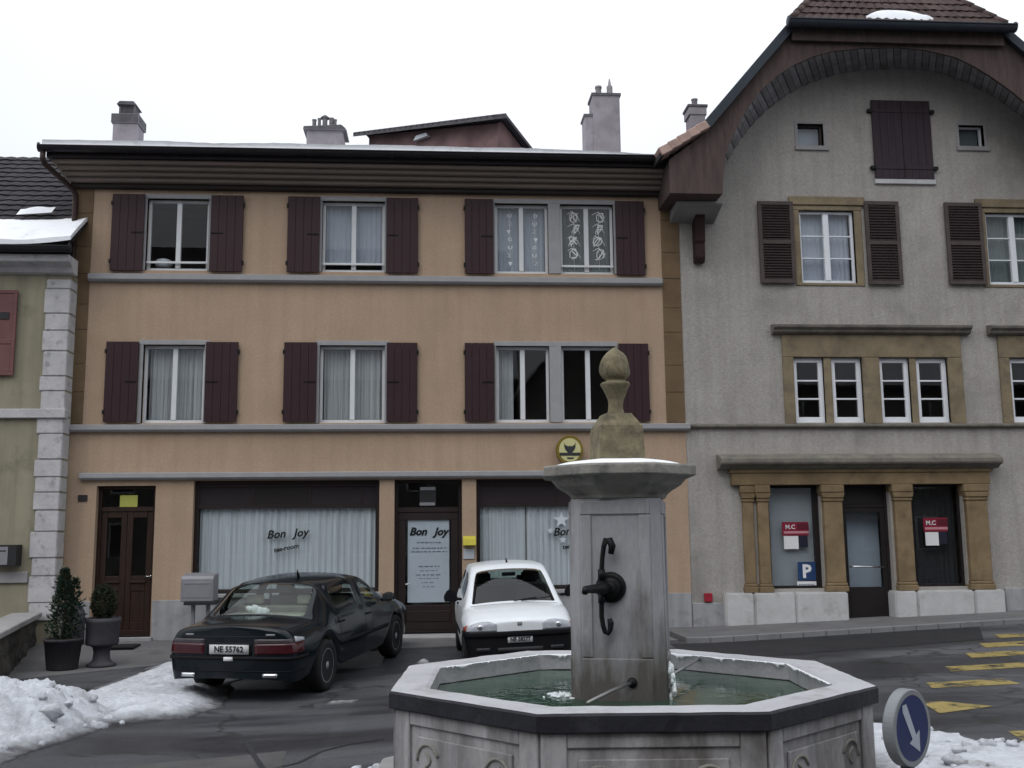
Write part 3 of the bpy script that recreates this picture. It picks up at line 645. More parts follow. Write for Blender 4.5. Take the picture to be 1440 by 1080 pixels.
pa = at(400, 752, YF); tm = text_mb('Bon', .20, pa.x-.17, pa.z+.005, ys_-.004, shear=.3, ang=R(4), bold=.006); text_mb('Joy', .20, pa.x+.26, pa.z+.03, ys_-.004, tm, shear=.3, ang=R(4), bold=.006)
pb = at(399, 771, YF); text_mb('tea-room', .115, pb.x+.02, pb.z, ys_-.004, tm, shear=.2, ang=R(10), bold=.004)
tm.build('lettering', 'ink', s1, recalc=False)
s2, ys_ = shopwin(SHOP2, (.48,), (), None, 0, 0, 0, 0)
pa = at(793, 748, YF); tm = text_mb('Bon', .20, pa.x-.02, pa.z, ys_-.004, shear=.3, ang=R(4), bold=.006); text_mb('Joy', .20, pa.x+.42, pa.z+.03, ys_-.004, tm, shear=.3, ang=R(4), bold=.006)
text_mb('tea-room', .115, pa.x+.2, pa.z-.24, ys_-.004, tm, shear=.2, ang=R(10), bold=.004); tm.build('lettering', 'ink', s2, recalc=False)
q = at(791, 735, YF)
for (dx, dz, r_, lab) in ((0, .05, .15, 'biggest white paper star on the cafe window glass left of the fountain pillar'), (-.20, -.14, .07, 'small white paper star to the left of the biggest star on the cafe window'),
                          (.02, -.30, .08, 'lowest white paper star under the lettering of the cafe window'), (.3, -.05, .10, 'white paper star half hidden behind the edge of the fountain pillar')):
    pts = []
    for i in range(10): a = math.pi/2+i*math.pi/5; rr = r_ if i % 2 == 0 else r_*.42; pts.append((q.x+dx+rr*math.cos(a), q.z+dz+rr*math.sin(a)))
    MB().prism(pts, YF+.168, YF+.172).build('paper_star', 'white', None, loc=(q.x+dx, YF+.17, q.z+dz), tag_=(lab, 'window decoration', 'white paper stars on the cafe window'))
# cafe door
X0, X1, Z0, Z1 = CAFE; y = YF+.14; ztr = at(600, 716, YF).z
mb = frame_mb(MB(), X0, X1, Z0, Z1, y, y+.08, .06, .03); mb.box(X0+.06, X1-.06, y, y+.08, ztr-.05, ztr+.04)
cdr = mb.build('cafe_door', 'darkframe', bh, bevel=.005)
mb = frame_mb(MB(), X0+.065, X1-.065, Z0+.035, ztr-.055, y+.012, y+.065, .13, .02)
zb_ = at(600, 850, YF).z; mb.box(X0+.195, X1-.195, y+.012, y+.065, Z0+.055, zb_-.02); mb.box(X0+.22, X1-.22, y+.0, y+.012, Z0+.2, zb_-.12)
mb.build('door_leaf', 'darkframe', cdr, bevel=.005)
MB().box(X0+.19, X1-.19, y+.036, y+.044, zb_-.025, ztr-.18).build('pane', 'shop_glass', cdr)
MB().box(X0+.058, X1-.058, y+.03, y+.036, ztr+.035, Z1-.058).build('pane', 'window_glass', cdr)
hp = at(569, 822, YF); MB().tube([(hp.x, y+.02, hp.z), (hp.x, y-.04, hp.z), (hp.x+.11, y-.04, hp.z)], .012, 6).build('door_handle', 'chrome', cdr)
MB().box(X0-.15, X1+.15, YF-.55, YF+.3, -.1, .10).build('door_step', 'coping', bh, bevel=.012)
# things on and in the ground floor
a, b, c, d_ = W(573, 728, 632, 848)
pm = MB().box(a, b, YF+.192, YF+.196, c, d_).build('menu_sheet', 'paper', None, loc=((a+b)/2, YF+.19, c), tag_=('large bluish white sheet with black script heading in the cafe door glass', 'notice'))
tm = MB(); h = at(586, 748, YF); text_mb('Bon', .19, h.x+.02, h.z, YF+.188, tm, shear=.3, bold=.008); h = at(620, 748, YF); text_mb('Joy', .19, h.x+.0, h.z, YF+.188, tm, shear=.3, bold=.008)
tm.build('heading', 'ink', pm, recalc=False)
ln = MB()
for (yy, xa, xb, t) in ((763, 586, 620, .022), (771, 580, 628, .02), (776, 578, 629, .02), (797, 589, 618, .02), (803, 590, 616, .012), (809, 585, 620, .018), (814, 589, 617, .012), (820, 592, 612, .012), (826, 594, 611, .012)):
    z = at(603, yy, YF).z; x = at(xa, yy, YF).x; xe = at(xb, yy, YF).x
    while x < xe:
        w_ = random.uniform(.03, .09); ln.box(x, min(x+w_, xe), YF+.188, YF+.191, z-t/2, z+t/2); x += w_+random.uniform(.012, .03)
ln.build('small_print', 'inkgrey', pm)
a, b, c, d_ = W(590, 684, 613, 711)
nb = MB(); nb.box(a, b, YF+.13, YF+.138, c, d_); nb.cm = 1; nb.box(a+.01, b-.01, YF+.126, YF+.13, d_-.06, d_-.005); nb.box(a+.0, b-.02, YF+.126, YF+.13, c+.005, c+.06)
nb.build('opening_hours_plate', ['darkmetal', 'metalbox'], None, loc=((a+b)/2, YF+.13, c), tag_=('small black plate with two pale bars above the cafe door', 'plate'))
a, b, c, d_ = W(651, 756, 669, 767); MB().prism([(YF-.16, c), (YF-.01, c), (YF-.01, d_+.03), (YF-.14, d_-.02)], a, b, 'x').build('ashtray_box', 'yellow', None, bevel=.006, loc=((a+b)/2, YF, c), tag_=('small yellow box on the narrow pier right of the cafe door', 'box'))
a, b, c, d_ = W(651.5, 772, 667, 786); pn = MB().box(a, b, YF-.02, YF-.004, c, d_).build('wall_notice', 'paper', None, bevel=.003, loc=((a+b)/2, YF, c), tag_=('white notice on the narrow pier under the yellow box', 'notice'))
a, b, c, d_ = W(165, 696, 190, 713); MB().box(a, b, YF+.148, YF+.152, c, d_).build('yellow_notice', 'yellowpaper', None, loc=((a+b)/2, YF+.15, c), tag_=('yellow-green paper in the transom of the brown wooden front door', 'notice'))
a, b, c, d_ = W(110, 696, 123, 705); nb = MB(); nb.box(a, b, YF-.022, YF-.003, c, d_); nb.build('house_number_plate', 'darkmetal', None, bevel=.003, loc=((a+b)/2, YF, c), tag_=('small dark plate on the beige wall left of the brown front door', 'plate'))
# oval brewery sign
q = at(801, 633, YF-.12); rx, rz = .245, .265
def oval(mb, fx, y0, y1): mb.prism([(q.x+rx*fx*math.cos(k*math.tau/36), q.z+rz*fx*math.sin(k*math.tau/36)) for k in range(36)], y0, y1); return mb
sg = oval(MB(), 1, YF-.16, YF-.05); sg.box(q.x-.05, q.x+.05, YF-.05, YF-.001, q.z-.05, q.z+.05)
sg = sg.build('oval_sign', 'gold', None, bevel=.01, loc=(q.x, YF, q.z), tag_=('oval gold-rimmed pale yellow enamel sign with a dark emblem on the beige wall', 'sign'))
oval(MB(), .80, YF-.166, YF-.1585).build('sign_face', 'paleyellow', sg)
em = MB(); e = lambda x, z: (q.x+x*1.15, q.z+.012+z*(1.25 if z > -.06 else 1.0))
em.prism([e(-.095, .10), e(-.075, .065), e(-.045, .05), e(-.02, .04), e(0, .055), e(.02, .04), e(.045, .05), e(.075, .065), e(.095, .10), e(.085, .02), e(.07, -.01), e(.03, -.05), e(0, -.065), e(-.03, -.05), e(-.07, -.01), e(-.085, .02)], YF-.170, YF-.165)
em.prism([e(-.165, -.06), e(.165, -.06), e(.155, -.115), e(-.155, -.115)], YF-.172, YF-.1655); em.prism([e(-.05, -.145), e(.06, -.145), e(.05, -.175), e(-.04, -.175)], YF-.170, YF-.1655)
em.build('emblem', 'emblem', sg)
# curtains and window decorations
cg = 'curtains behind the windows of the beige house'
r = SHOP1; zt = at(400, 713, YF).z
curtain('net_curtain', r[0]+.08, r[1]-.08, r[2]+.1, zt, YF+.225, 'net', 'long white pleated net curtain in the wide cafe window behind the dark saloon', cg)
r = SHOP2; curtain('net_curtain', r[0]+.08, r[1]-.08, r[2]+.1, zt, YF+.225, 'net', 'white pleated net curtain in the cafe window behind the white hatchback', cg)
for i, lab in ((0, 'lace curtain in the lower window above the brown wooden door'), (1, 'lace curtain in the lower middle window above the wide cafe window')):
    r = LO_W[i]; curtain('lace_curtain', r[0]+.06, r[1]-.06, r[2]+.05, r[3]-.04, YF+.26, 'lace', lab, cg, amp=.018)
r = LO_W[2]; curtain('lace_curtain', r[0]+.05, r[0]+.33, r[2]+.05, r[3]-.04, YF+.26, 'lace', 'pale curtain drawn to the left in the lower double window behind the fountain finial', cg, amp=.02)
for i, mm, lab in ((1, 'blind', 'flat blue-grey blind filling the upper middle window of the beige house'), (2, 'blind', 'grey blind behind the small white paper shapes of the upper double window'), (3, 'greencurtain', 'darker grey curtain behind the big white paper letters of the upper double window')):
    r = UP_W[i]; curtain('window_blind', r[0]+.05, r[1]-.05, r[2]+.22 if i == 1 else r[2]+.05, r[3]-.03, YF+.25, mm, lab, cg, amp=.0006)
r = UP_W[0]; cw = MB(); cw.lathe([(.001, 0), (.12, .02), (.16, .10), (.13, .17), (.05, .2), (.001, .2)], (r[0]+.24, YF+.33, r[2]+.10), 14)
cw.build('cushion', 'paper', None, loc=(r[0]+.24, YF+.33, r[2]+.1), tag_=('pale rounded cushion behind the dark upper left window pane', 'cushion'))
A = UP_W[2]
for s_, x in ((0, A[0]+.28), (1, A[1]-.24)):
    gm = MB(); yy = YF+.12; gm.tube([(x, yy+.004, A[3]-.12), (x+.006, yy+.004, A[2]+.18)], .004, 4)
    for k in range(7):
        z = A[3]-.2-k*(A[3]-A[2]-.42)/6; x_ = x+.018*math.sin(k*2.2+s_); kind = (k+s_*3) % 4
        if kind == 0: gm.tube([(x_-.035, yy, z+.03), (x_-.03, yy, z-.02), (x_, yy, z-.035), (x_+.03, yy, z-.02), (x_+.035, yy, z+.03)], .011, 5)
        elif kind == 1: gm.tube([(x_-.035, yy, z+.03), (x_+.035, yy, z+.03), (x_-.03, yy, z-.03), (x_+.04, yy, z-.03)], .011, 5)
        elif kind == 2: gm.prism([(x_-.04, z+.03), (x_+.04, z+.03), (x_, z-.045)], yy-.003, yy+.003)
        else: gm.tube([(x_+.03*math.cos(t*.7), yy, z+.03*math.sin(t*.7)) for t in range(10)], .011, 5)
    gm.build('paper_garland', 'white', None, loc=(x, yy, A[2]), tag_=(('left' if s_ == 0 else 'right')+' string of small white paper shapes, upper double window', 'window decoration', 'paper garlands in the upper double window'))
A = UP_W[3]
for s_, x, word in ((0, A[0]+.27, 'KFRS'), (1, A[1]-.26, 'SPOJ')):
    gm = MB(); gm.tube([(x, YF+.124, A[3]-.1), (x, YF+.124, A[2]+.12)], .004, 4)
    for k, ch in enumerate(word):
        z = A[3]-.22-k*.235; dx = .04*math.sin(k*2+s_)
        text_mb(ch, .27, x+dx, z, YF+.12, gm, ang=R(random.uniform(-25, 25)), shear=.15, depth=.006, bold=-.004)
        gm.tube([(x+dx+.085*math.cos(t*.9)*(1-.03*t), YF+.121, z+.10*math.sin(t*.9+k)) for t in range(9)], .010, 5)
        gm.tube([(x-.12, YF+.121, z+.06), (x-.03+dx, YF+.121, z+.12), (x+.06, YF+.121, z+.03), (x+.12, YF+.121, z-.08)], .009, 5)
    gm.build('paper_letters', 'white', None, recalc=False, loc=(x, YF+.12, A[2]), tag_=(('left' if s_ == 0 else 'right')+' string of tangled big white paper letters, upper double window', 'window decoration', 'paper letter strings in the upper double window'))
# ================================================================== grey gabled house
GL, GC = XR+.004, 8.99
GR = 2*GC-GL
gh = thing('house', 'grey roughcast house with a big half-hipped gable roof and sandstone shopfront', 'house', (GC, YF, 0))
mir = lambda x: 2*GC-x
YW = YF+.012                                             # its wall lies a finger behind the beige one
# arch under the gable overhang
YB = YF-1.0                                             # front of the overhang
apx = [(1013,262),(1017,243),(1024,226),(1035,207),(1048,189),(1062,172),(1078,156),(1100,139),(1127,123),(1156,111),(1187,103),(1222,98.5),(1260,97)]
arch = [(at(x, y, YF).x, at(x, y, YF).z) for x, y in apx]
apr = [(1300,99),(1333,107),(1362,118),(1400,138),(1438,166),(1462,190),(1480,215),(1492,240),(1497,262)]
archf = arch+[(at(x, y, YF).x, at(x, y, YF).z) for x, y in apr]
et, kk, hc = at(926, 221, YB), at(991, 181, YB), at(1112, 41, YB)
etR, kkR, hcR = at(1650, 226, YB), at(1575, 186, YB), at(1405, 38, YB)
for a_, b_ in ((et, etR), (kk, kkR), (hc, hcR)): a_.z = b_.z = (a_.z+b_.z)/2
ZHIP = hc.z; GF = (hc.x+hcR.x)/2
SIDES = ((1, et, kk, hc), (-1, etR, kkR, hcR))
gq = [W(1126,297,1203,398), W(1389,299,1466,400)]
zq0, zq1 = (gq[0][2]+gq[1][2])/2, (gq[0][3]+gq[1][3])/2; gq = [lv(r, zq0, zq1) for r in gq]
quad = [W(a, 503, b, 594) for a, b in ((1117,1160),(1171,1214),(1238,1281),(1290.5,1334.5))]
z0q, z1q = sum(r[2] for r in quad)/4, sum(r[3] for r in quad)/4; quad = [lv(r, z0q, z1q) for r in quad]
dq = at(1388, 463, YF).x-at(1085, 463, YF).x
quad2 = [(r[0]+dq, r[1]+dq, r[2], r[3]) for r in quad[:2]]
ATT = W(1229,144,1307,251); SMA = [W(1122,174,1158,205), W(1349,176,1384,206)]
GS = [W(1083,682,1156,828), W(1187,682,1256,872), W(1284,681,1357,825)]
zs0 = (GS[0][2]+GS[2][2])/2; zs1 = sum(r[3] for r in GS)/3
GS = [(GS[0][0], GS[0][1], zs0, zs1), (GS[1][0], GS[1][1], .14, zs1), (GS[2][0], GS[2][1], zs0, zs1)]
ztop = ZHIP-.25
hx = hc.x+.25
outer = [(GL,-.4),(GR,-.4),(GR,8.55),(kkR.x-.08,8.75),(hcR.x-.0,ztop),(hx,ztop),(kk.x+.15,8.75),(GL,8.55)]
mb = MB(); mb.wall(outer, gq+quad+quad2+[ATT]+SMA+GS, YW, .22)
mb.box(GL, GL+.01, YW+.001, 30, -.4, 8.5); mb.box(GR-.01, GR, YW+.001, 30, -.4, 8.5); mb.box(GL, GR, 29.9, 30, -.4, 8.5)
mb.build('wall', 'roughcast', gh, recalc=False)
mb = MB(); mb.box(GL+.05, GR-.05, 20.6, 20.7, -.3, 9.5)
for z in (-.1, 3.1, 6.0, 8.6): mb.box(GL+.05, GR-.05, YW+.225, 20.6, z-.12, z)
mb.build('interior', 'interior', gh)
# sandstone frames of the two upper windows, shutters
for i, r in enumerate(gq):
    mb = MB(); x0, x1, z0, z1 = r; y0, y1 = YW-.02, YW+.10
    mb.box(x0-.20, x1+.22, y0-.03, y1, z1+.10, z1+.27); mb.box(x0-.13, x1+.16, y0, y1, z1, z1+.10)
    mb.box(x0-.13, x0, y0, y1, z0-.06, z1); mb.box(x1, x1+.15, y0, y1, z0-.06, z1); mb.box(x0, x1, y0, y1, z0-.06, z0)
    mb.build('window_surround', 'ochre2', gh, bevel=.012)
    casement(gh, r, yf=YW+.06, fw=.05, rows=3, mat_='whitewood', mid=.11)
for (xa, xb, yt, yb) in ((1067.5,1117.5,283,398),(1218.5,1267,283,400),(1331.5,1384.5,285,400)):
    louvred(gh, W(xa, yt, xb, yb, YF-.06))
louvred(gh, (gq[1][1]+.17, gq[1][1]+.80, zq0+.0, zq1+.15))
# mullioned windows with moulded heads
ZLG = at(1200, 600, YF).z
def mullion(ws, xr=None, open_right=False):
    y0, y1 = YW-.05, YW+.10; xL = ws[0][0]-.20; xR = xr or ws[-1][1]+.28; z0, z1 = z0q-.03, z1q; zt = at(1200, 471, YF).z
    mb = MB(); mb.box(xL, xR, y0, y1, z1, zt)
    xs_ = [xL]+[v for w_ in ws for v in (w_[0], w_[1])]+[xR]
    for i in range(0, len(xs_), 2): mb.box(xs_[i], xs_[i+1], y0 if i in (0, len(xs_)-2, 4) else y0+.03, y1, z0, z1)
    s_ = mb.build('window_surround', 'ochre2', gh, bevel=.012)
    a, b, zc0, zc1 = ws[0][0]-.39, (xR+.17), zt, at(1200, 457, YF-.1).z
    MB().prism([(y0-.02, zc0), (y0-.09, zc0+.03), (y0-.10, zc0+.07), (y0-.16, zc1-.06), (y0-.17, zc1-.01), (y0-.02, zc1+.02), (YW+.05, zc1+.02), (YW+.05, zc0)], a, b, 'x').build('window_cornice', 'cornice_stone', gh, bevel=.006)
    for w_ in ws: casement(gh, w_, yf=YW+.05, sashes=1, fw=.085, rows=3, mat_='whitewood', mw=.03)
mullion(quad); mullion(quad2)
MB().prism([(YW-.07, ZLG-.02), (YW-.09, ZLG+.005), (YW-.085, ZLG+.04), (YW-.02, ZLG+.062), (YW+.05, ZLG+.062), (YW+.05, ZLG-.03)], GL+.01, GR-.01, 'x').build('ledge', 'cornice_stone', gh, bevel=.005)
# attic loading shutters and two small windows
x0, x1, z0, z1 = ATT; mb = MB(); xm = (x0+x1)/2
for a, b in ((x0-.03, xm-.004), (xm+.004, x1+.03)):
    n = 4; w_ = (b-a)/n
    for k in range(n): mb.box(a+k*w_+.002, a+(k+1)*w_-.002, YW-.055, YW-.015, z0-.02, z1+.02)
    for z in (z0+.2, z1-.2): mb.box(a+.005, b-.005, YW-.067, YW-.055, z-.03, z+.03)
mb.build('loading_shutter', 'attic', gh, bevel=.003)
for z in (z0+.2, z1-.2):
    for x in (x0-.06, x1+.06): MB().box(x-.05, x+.05, YW-.074, YW-.001, z-.03, z+.03).build('shutter_hinge', 'iron', gh)
MB().box(x0-.04, x1+.06, YW-.05, YW+.1, z0-.12, z0-.02).build('loading_sill', 'whitestone', gh, bevel=.01)
for r in SMA:
    mb = MB(); a, b, c, d_ = r; y0, y1 = YW-.012, YW+.1
    mb.box(a-.07, b+.09, y0-.03, y1, c-.09, c); mb.box(a-.06, b+.06, y0, y1, d_, d_+.06); mb.box(a-.06, a, y0, y1, c, d_); mb.box(b, b+.06, y0, y1, c, d_)
    mb.build('window_surround', 'coping', gh, bevel=.006)
    casement(gh, r, yf=YW+.10, sashes=1, fw=.035, mat_='louvre' if r is SMA[0] else 'whitepaint')
# shopfront
y0 = YW-.11; xa, xb = at(1029, 672, YF-.1).x, at(1392, 672, YF-.1).x; zA0, zA1 = zs1, at(1222, 659, YF-.1).z
mb = MB(); mb.box(xa, xb, y0-.01, YW+.12, zA0, zA1-.07); mb.box(xa-.03, xb+.03, y0-.035, YW+.12, zA1-.07, zA1)
mb.build('architrave', 'ochre', gh, bevel=.01)
xc0, xc1 = at(1013, 655, YF-.25).x, at(1409, 655, YF-.25).x; zc1 = at(1222, 642, YF-.1).z+.03
MB().prism([(YW, zA1), (y0-.05, zA1), (y0-.09, zA1+.035), (y0-.11, zA1+.05), (y0-.2, zA1+.075), (y0-.22, zA1+.11), (y0-.215, zc1-.07), (y0-.1, zc1-.01), (YW, zc1+.03)], xc0, xc1, 'x').build('shop_cornice', 'cornice_stone', gh, bevel=.008)
pil = [(1043, 1063, 0), (1062, 1083, 1), (1156, 1187, 0), (1256, 1284, 0), (1357, 1391, 0)]
zp0 = at(1120, 833, YF-.1).z
for pa_, pb_, k in pil:
    a, b = at(pa_, 760, YF).x, at(pb_, 760, YF).x
    if k == 1: a = prevb+.003
    yo = y0+(.05 if k == 0 and pa_ == 1043 else 0); mb = MB(); zc = zs1-.30
    mb.box(a+.03, b-.03, yo, YW+.14, zp0+.16, zc); mb.box(a, b, yo-.03, YW+.14, zp0, zp0+.10); mb.box(a+.015, b-.015, yo-.018, YW+.14, zp0+.10, zp0+.16)
    mb.box(a+.015, b-.015, yo-.018, YW+.14, zc, zc+.06); mb.prism([(a+.015, zc+.06), (b-.015, zc+.06), (b+.015, zc+.16), (a-.015, zc+.16)], yo-.035, YW+.139); mb.box(a-.02, b+.0, yo-.045, YW+.138, zc+.16, zs1-.002)
    mb.build('pilaster', 'ochre', gh, bevel=.012); prevb = b
for xa_, xb_, cuts in ((1020, 1193, (.235, .57)), (1259, 1414, (.20, .72))):
    a, b = at(xa_, 855, YF-.12).x, at(xb_, 855, YF-.12).x; xs_ = [a]+[a+(b-a)*t for t in cuts]+[b]; mb = MB()
    for i in range(len(xs_)-1): mb.box(xs_[i]+(.003 if i else 0), xs_[i+1]-(.003 if i < len(xs_)-2 else 0), YW-.17, YW+.16, -.2, zp0)
    mb.build('plinth', 'whitestone', gh, bevel=.025, seg=2)
a, b = GL+.012, at(1019, 860, YF).x; MB().box(a, b, YW-.035, YW+.05, -.2, at(985, 848, YF).z).build('plinth', 'plinth', gh, bevel=.01)
a = at(1415, 850, YF-.1).x+.05; MB().box(a, GR-.02, YW-.035, YW+.05, -.2, zp0+.02).build('plinth', 'plinth', gh, bevel=.01)
gcol = 'shop windows of the grey house'
for i in (0, 2):
    r = GS[i]; y = YW+.10; mb = frame_mb(MB(), r[0], r[1], r[2], r[3], y, y+.07, .045, .05); mb.box(r[1]-.10, r[1]-.045, y+.005, y+.07, r[2]+.05, r[3]-.045) if i == 0 else None
    sw_ = mb.build('shop_window', 'darkdoor', gh, bevel=.004)
    MB().box(r[0]+.041, r[1]-(.096 if i == 0 else .041), y+.03, y+.036, r[2]+.046, r[3]-.041).build('pane', 'shop_glass', sw_)
r = GS[0]; MB().box(r[0]+.03, r[1]-.03, YW+.216, YW+.236, r[2]+.02, r[3]-.02).build('window_screen', 'palepanel', None, loc=((r[0]+r[1])/2, YW+.22, r[2]), tag_=('plain pale grey screen filling the left shop window of the grey house', 'screen'))
r = GS[2]; curtain('dark_curtain', r[0]+.03, r[1]-.03, r[2]+.02, r[3]-.02, YW+.30, 'darkcloth', 'dark curtain behind the right shop window of the grey house')
r = GS[1]; y = YW+.13; ztr = at(1220, 711, YF).z
mb = frame_mb(MB(), r[0], r[1], r[2], r[3], y, y+.08, .05, .02); mb.box(r[0]+.05, r[1]-.05, y, y+.08, ztr-.03, ztr+.03); mb.box(r[0]+.05, r[1]-.05, y+.03, y+.05, ztr+.03, r[3]-.05)
sd = mb.build('shop_door', 'darkdoor', gh, bevel=.004)
zl = at(1220, 826, YF).z; mb = frame_mb(MB(), r[0]+.052, r[1]-.052, r[2]+.022, ztr-.032, y+.012, y+.065, .085, .03); mb.box(r[0]+.137, r[1]-.137, y+.012, y+.065, r[2]+.052, zl)
mb.build('door_leaf', 'darkdoor', sd, bevel=.004)
MB().box(r[0]+.132, r[1]-.132, y+.034, y+.040, zl-.004, ztr-.113).build('pane', 'shop_glass', sd)
zh = at(1220, 798, YF).z; mb = MB(); mb.tube([(r[0]+.11, y-.03, zh+.02), (r[1]-.14, y-.03, zh)], .016, 6); mb.tube([(r[0]+.12, y+.02, zh+.02), (r[0]+.12, y-.03, zh+.02)], .012, 6); mb.tube([(r[1]-.15, y+.02, zh), (r[1]-.15, y-.03, zh)], .012, 6)
mb.build('push_bar', 'chrome', sd)
MB().box(r[0]+.03, r[1]-.03, YW+.5, YW+.52, r[2], ztr).build('door_blind', 'blind', None, loc=((r[0]+r[1])/2, YW+.5, r[2]), tag_=('grey blind behind the glass of the dark shop door', 'blind'))
MB().box(r[0]-.02, r[1]+.02, YW-.16, YW+.3, -.1, .14).build('door_step', 'coping', gh, bevel=.01)
# posters and the parking sign
def poster(x0, y0_, x1, y1_, Y, lab):
    a, b, c, d_ = W(x0, y0_, x1, y1_, Y); h = d_-c; w_ = b-a; mb = MB()
    P = lambda u0, u1, v0, v1, t, m_: (setattr(mb, 'cm', m_), mb.box(a+w_*u0, a+w_*u1, Y-t, Y, c+h*v0, c+h*v1))
    P(.0, .97, .50, 1, .003, 0); P(.56, .98, .70, .95, .0045, 1); P(.06, .97, .575, .66, .0045, 2); P(.05, .58, .0, .48, .003, 3); P(.60, .92, .06, .50, .003, 4)
    o = mb.build('poster', ['redprint', 'darkred', 'pinkprint', 'white', 'navy'], None, loc=((a+b)/2, Y, c), tag_=(lab, 'poster', 'crimson posters in the shop windows of the grey house'))
    tm = text_mb('M.C', h*.22, a+w_*.30, c+h*.81, Y-.006, bold=.002); tm.build('lettering', 'white', o, recalc=False)
yg = YW+.126
poster(1100, 734, 1138.5, 772, yg, 'crimson poster with a white square in the left shop window, above the parking sign')
poster(1299, 728, 1334, 767, yg, 'crimson poster with a white square in the dark right shop window')
a, b, c, d_ = W(1122, 790, 1148, 816, yg); mb = MB(); mb.box(a, b, yg-.004, yg, c, d_)
ps = mb.build('parking_sign', 'parkblue', None, loc=((a+b)/2, yg, c), tag_=('blue square parking sign with a white P low in the left shop window', 'sign'))
text_mb('P', (d_-c)*.98, (a+b)/2-.01, (c+d_)/2-.015, yg-.006, bold=.012).build('lettering', 'white', ps, recalc=False)
a2, b2, c2, d2 = W(1121, 817.5, 1149, 825, yg); mb = MB(); mb.box(a2, b2, yg-.004, yg, c2, d2); mb.cm = 1
for k in range(7): mb.box(a2+.03+k*.042, a2+.06+k*.042, yg-.006, yg-.004, c2+.03, c2+.048)
mb.build('supplementary_plate', ['white', 'inkgrey'], ps)
a, b, c, d_ = W(990, 834, 1001, 846); rb = MB().box(a, b, YW-.07, YW-.001, c, d_).build('hydrant_box', 'redbox', None, bevel=.008, loc=((a+b)/2, YW, c), tag_=('small red metal box low on the grey wall near the beige house', 'box'))
gcu = 'curtains behind the windows of the grey house'
r = gq[0]; curtain('window_blind', r[0]+.04, r[1]-.04, r[2]+.04, r[3]-.03, YW+.21, 'blind', 'pale bluish curtain in the upper sandstone-framed window under the loading shutters', gcu, amp=.008)
r = gq[1]; curtain('window_blind', r[0]+.04, r[1]-.04, r[2]+.04, r[3]-.03, YW+.21, 'greencurtain', 'grey-green curtain in the upper window at the right picture edge', gcu, amp=.008)
r = SMA[0]; MB().box(r[0]+.02, r[1]-.02, YW+.22, YW+.225, r[2]+.02, r[3]-.02).build('window_blind', 'blind', None, loc=(r[0], YW+.22, r[2]), tag_=('violet-grey blind in the small attic window left of the loading shutters', 'blind', gcu))
r = SMA[1]; MB().box(r[0]+.02, r[1]-.02, YW+.22, YW+.225, r[2]+.02, r[3]-.02).build('window_blind', 'greencurtain', None, loc=(r[0], YW+.22, r[2]), tag_=('greenish blind in the small attic window right of the loading shutters', 'blind', gcu))
# ---- the roof: spandrel boards, planked arch, verge, hip
zb = at(978, 272, YB).z; xsl = at(942, 260, YB).x; xsp = arch[0][0]+.02
under = .15
fpx = [(1017,255),(1018,236),(1021,216),(1030,193),(1043,167),(1055,147),(1070,127),(1092,107),(1117,91),(1144,79),(1173,71.5),(1215,67.5),(1260,66.5)]
fpr = [(1300,70),(1343,80),(1370,93),(1396,109),(1425,130),(1452,153),(1475,180),(1492,208),(1503,235),(1507,256)]
front_ = [(at(x, y, YB).x, at(x, y, YB).z) for x, y in fpx]; frontf = front_+[(at(x, y, YB).x, at(x, y, YB).z) for x, y in fpr]
xslR = at(1634, 262, YB).x
sp = [(xsl, zb), (front_[0][0]-.02, zb)]+frontf+[(frontf[-1][0]+.02, zb), (xslR, zb), (xslR, etR.z-.10), (kkR.x+.02, kk.z-under), (hcR.x+.05, ZHIP-under), (hc.x-.05, ZHIP-under), (kk.x-.02, kk.z-under), (xsl, et.z-.10)]
MB().prism(sp, YB, YB+.045).build('gable_boarding', 'spandrel', gh, recalc=True)
# planks of the arch: each a board running back to the wall
def resample(c, n):
    P_ = [Vector((x, 0, z)) for x, z in c]; ds = [0]
    for a, b in zip(P_, P_[1:]): ds.append(ds[-1]+(b-a).length)
    o, k = [], 0
    for i in range(n+1):
        s_ = ds[-1]*i/n
        while k < len(ds)-2 and ds[k+1] < s_: k += 1
        o.append(P_[k].lerp(P_[k+1], (s_-ds[k])/(ds[k+1]-ds[k])))
    return o
pl = MB(); nn_ = 66; fA, bA = resample(frontf, nn_), resample(archf, nn_)
for i in range(nn_):
    pl.cm = 0 if i % 2 else 1; k = .012*(i % 2)+.004; vs = []
    for c_, y in ((fA, YB+.05), (bA, YW-.004)):
        a, b = c_[i], c_[i+1]; t = (b-a).normalized(); nrm = Vector((-t.z, 0, t.x)); flip = nrm.z < 0 if abs(nrm.z) > .15 else (i < nn_/2) == (nrm.x > 0)
        if flip: nrm = -nrm
        a2, b2 = a+t*.006, b-t*.006
        vs += [(p.x, y, p.z) for p in (a2+nrm*k, b2+nrm*k, b2+nrm*(k+.03), a2+nrm*(k+.03))]
    pl.add(vs, [(0,1,2,3),(7,6,5,4),(0,4,5,1),(1,5,6,2),(2,6,7,3),(3,7,4,0)])
pl.build('arch_soffit', ['plank', 'plankdark'], gh)
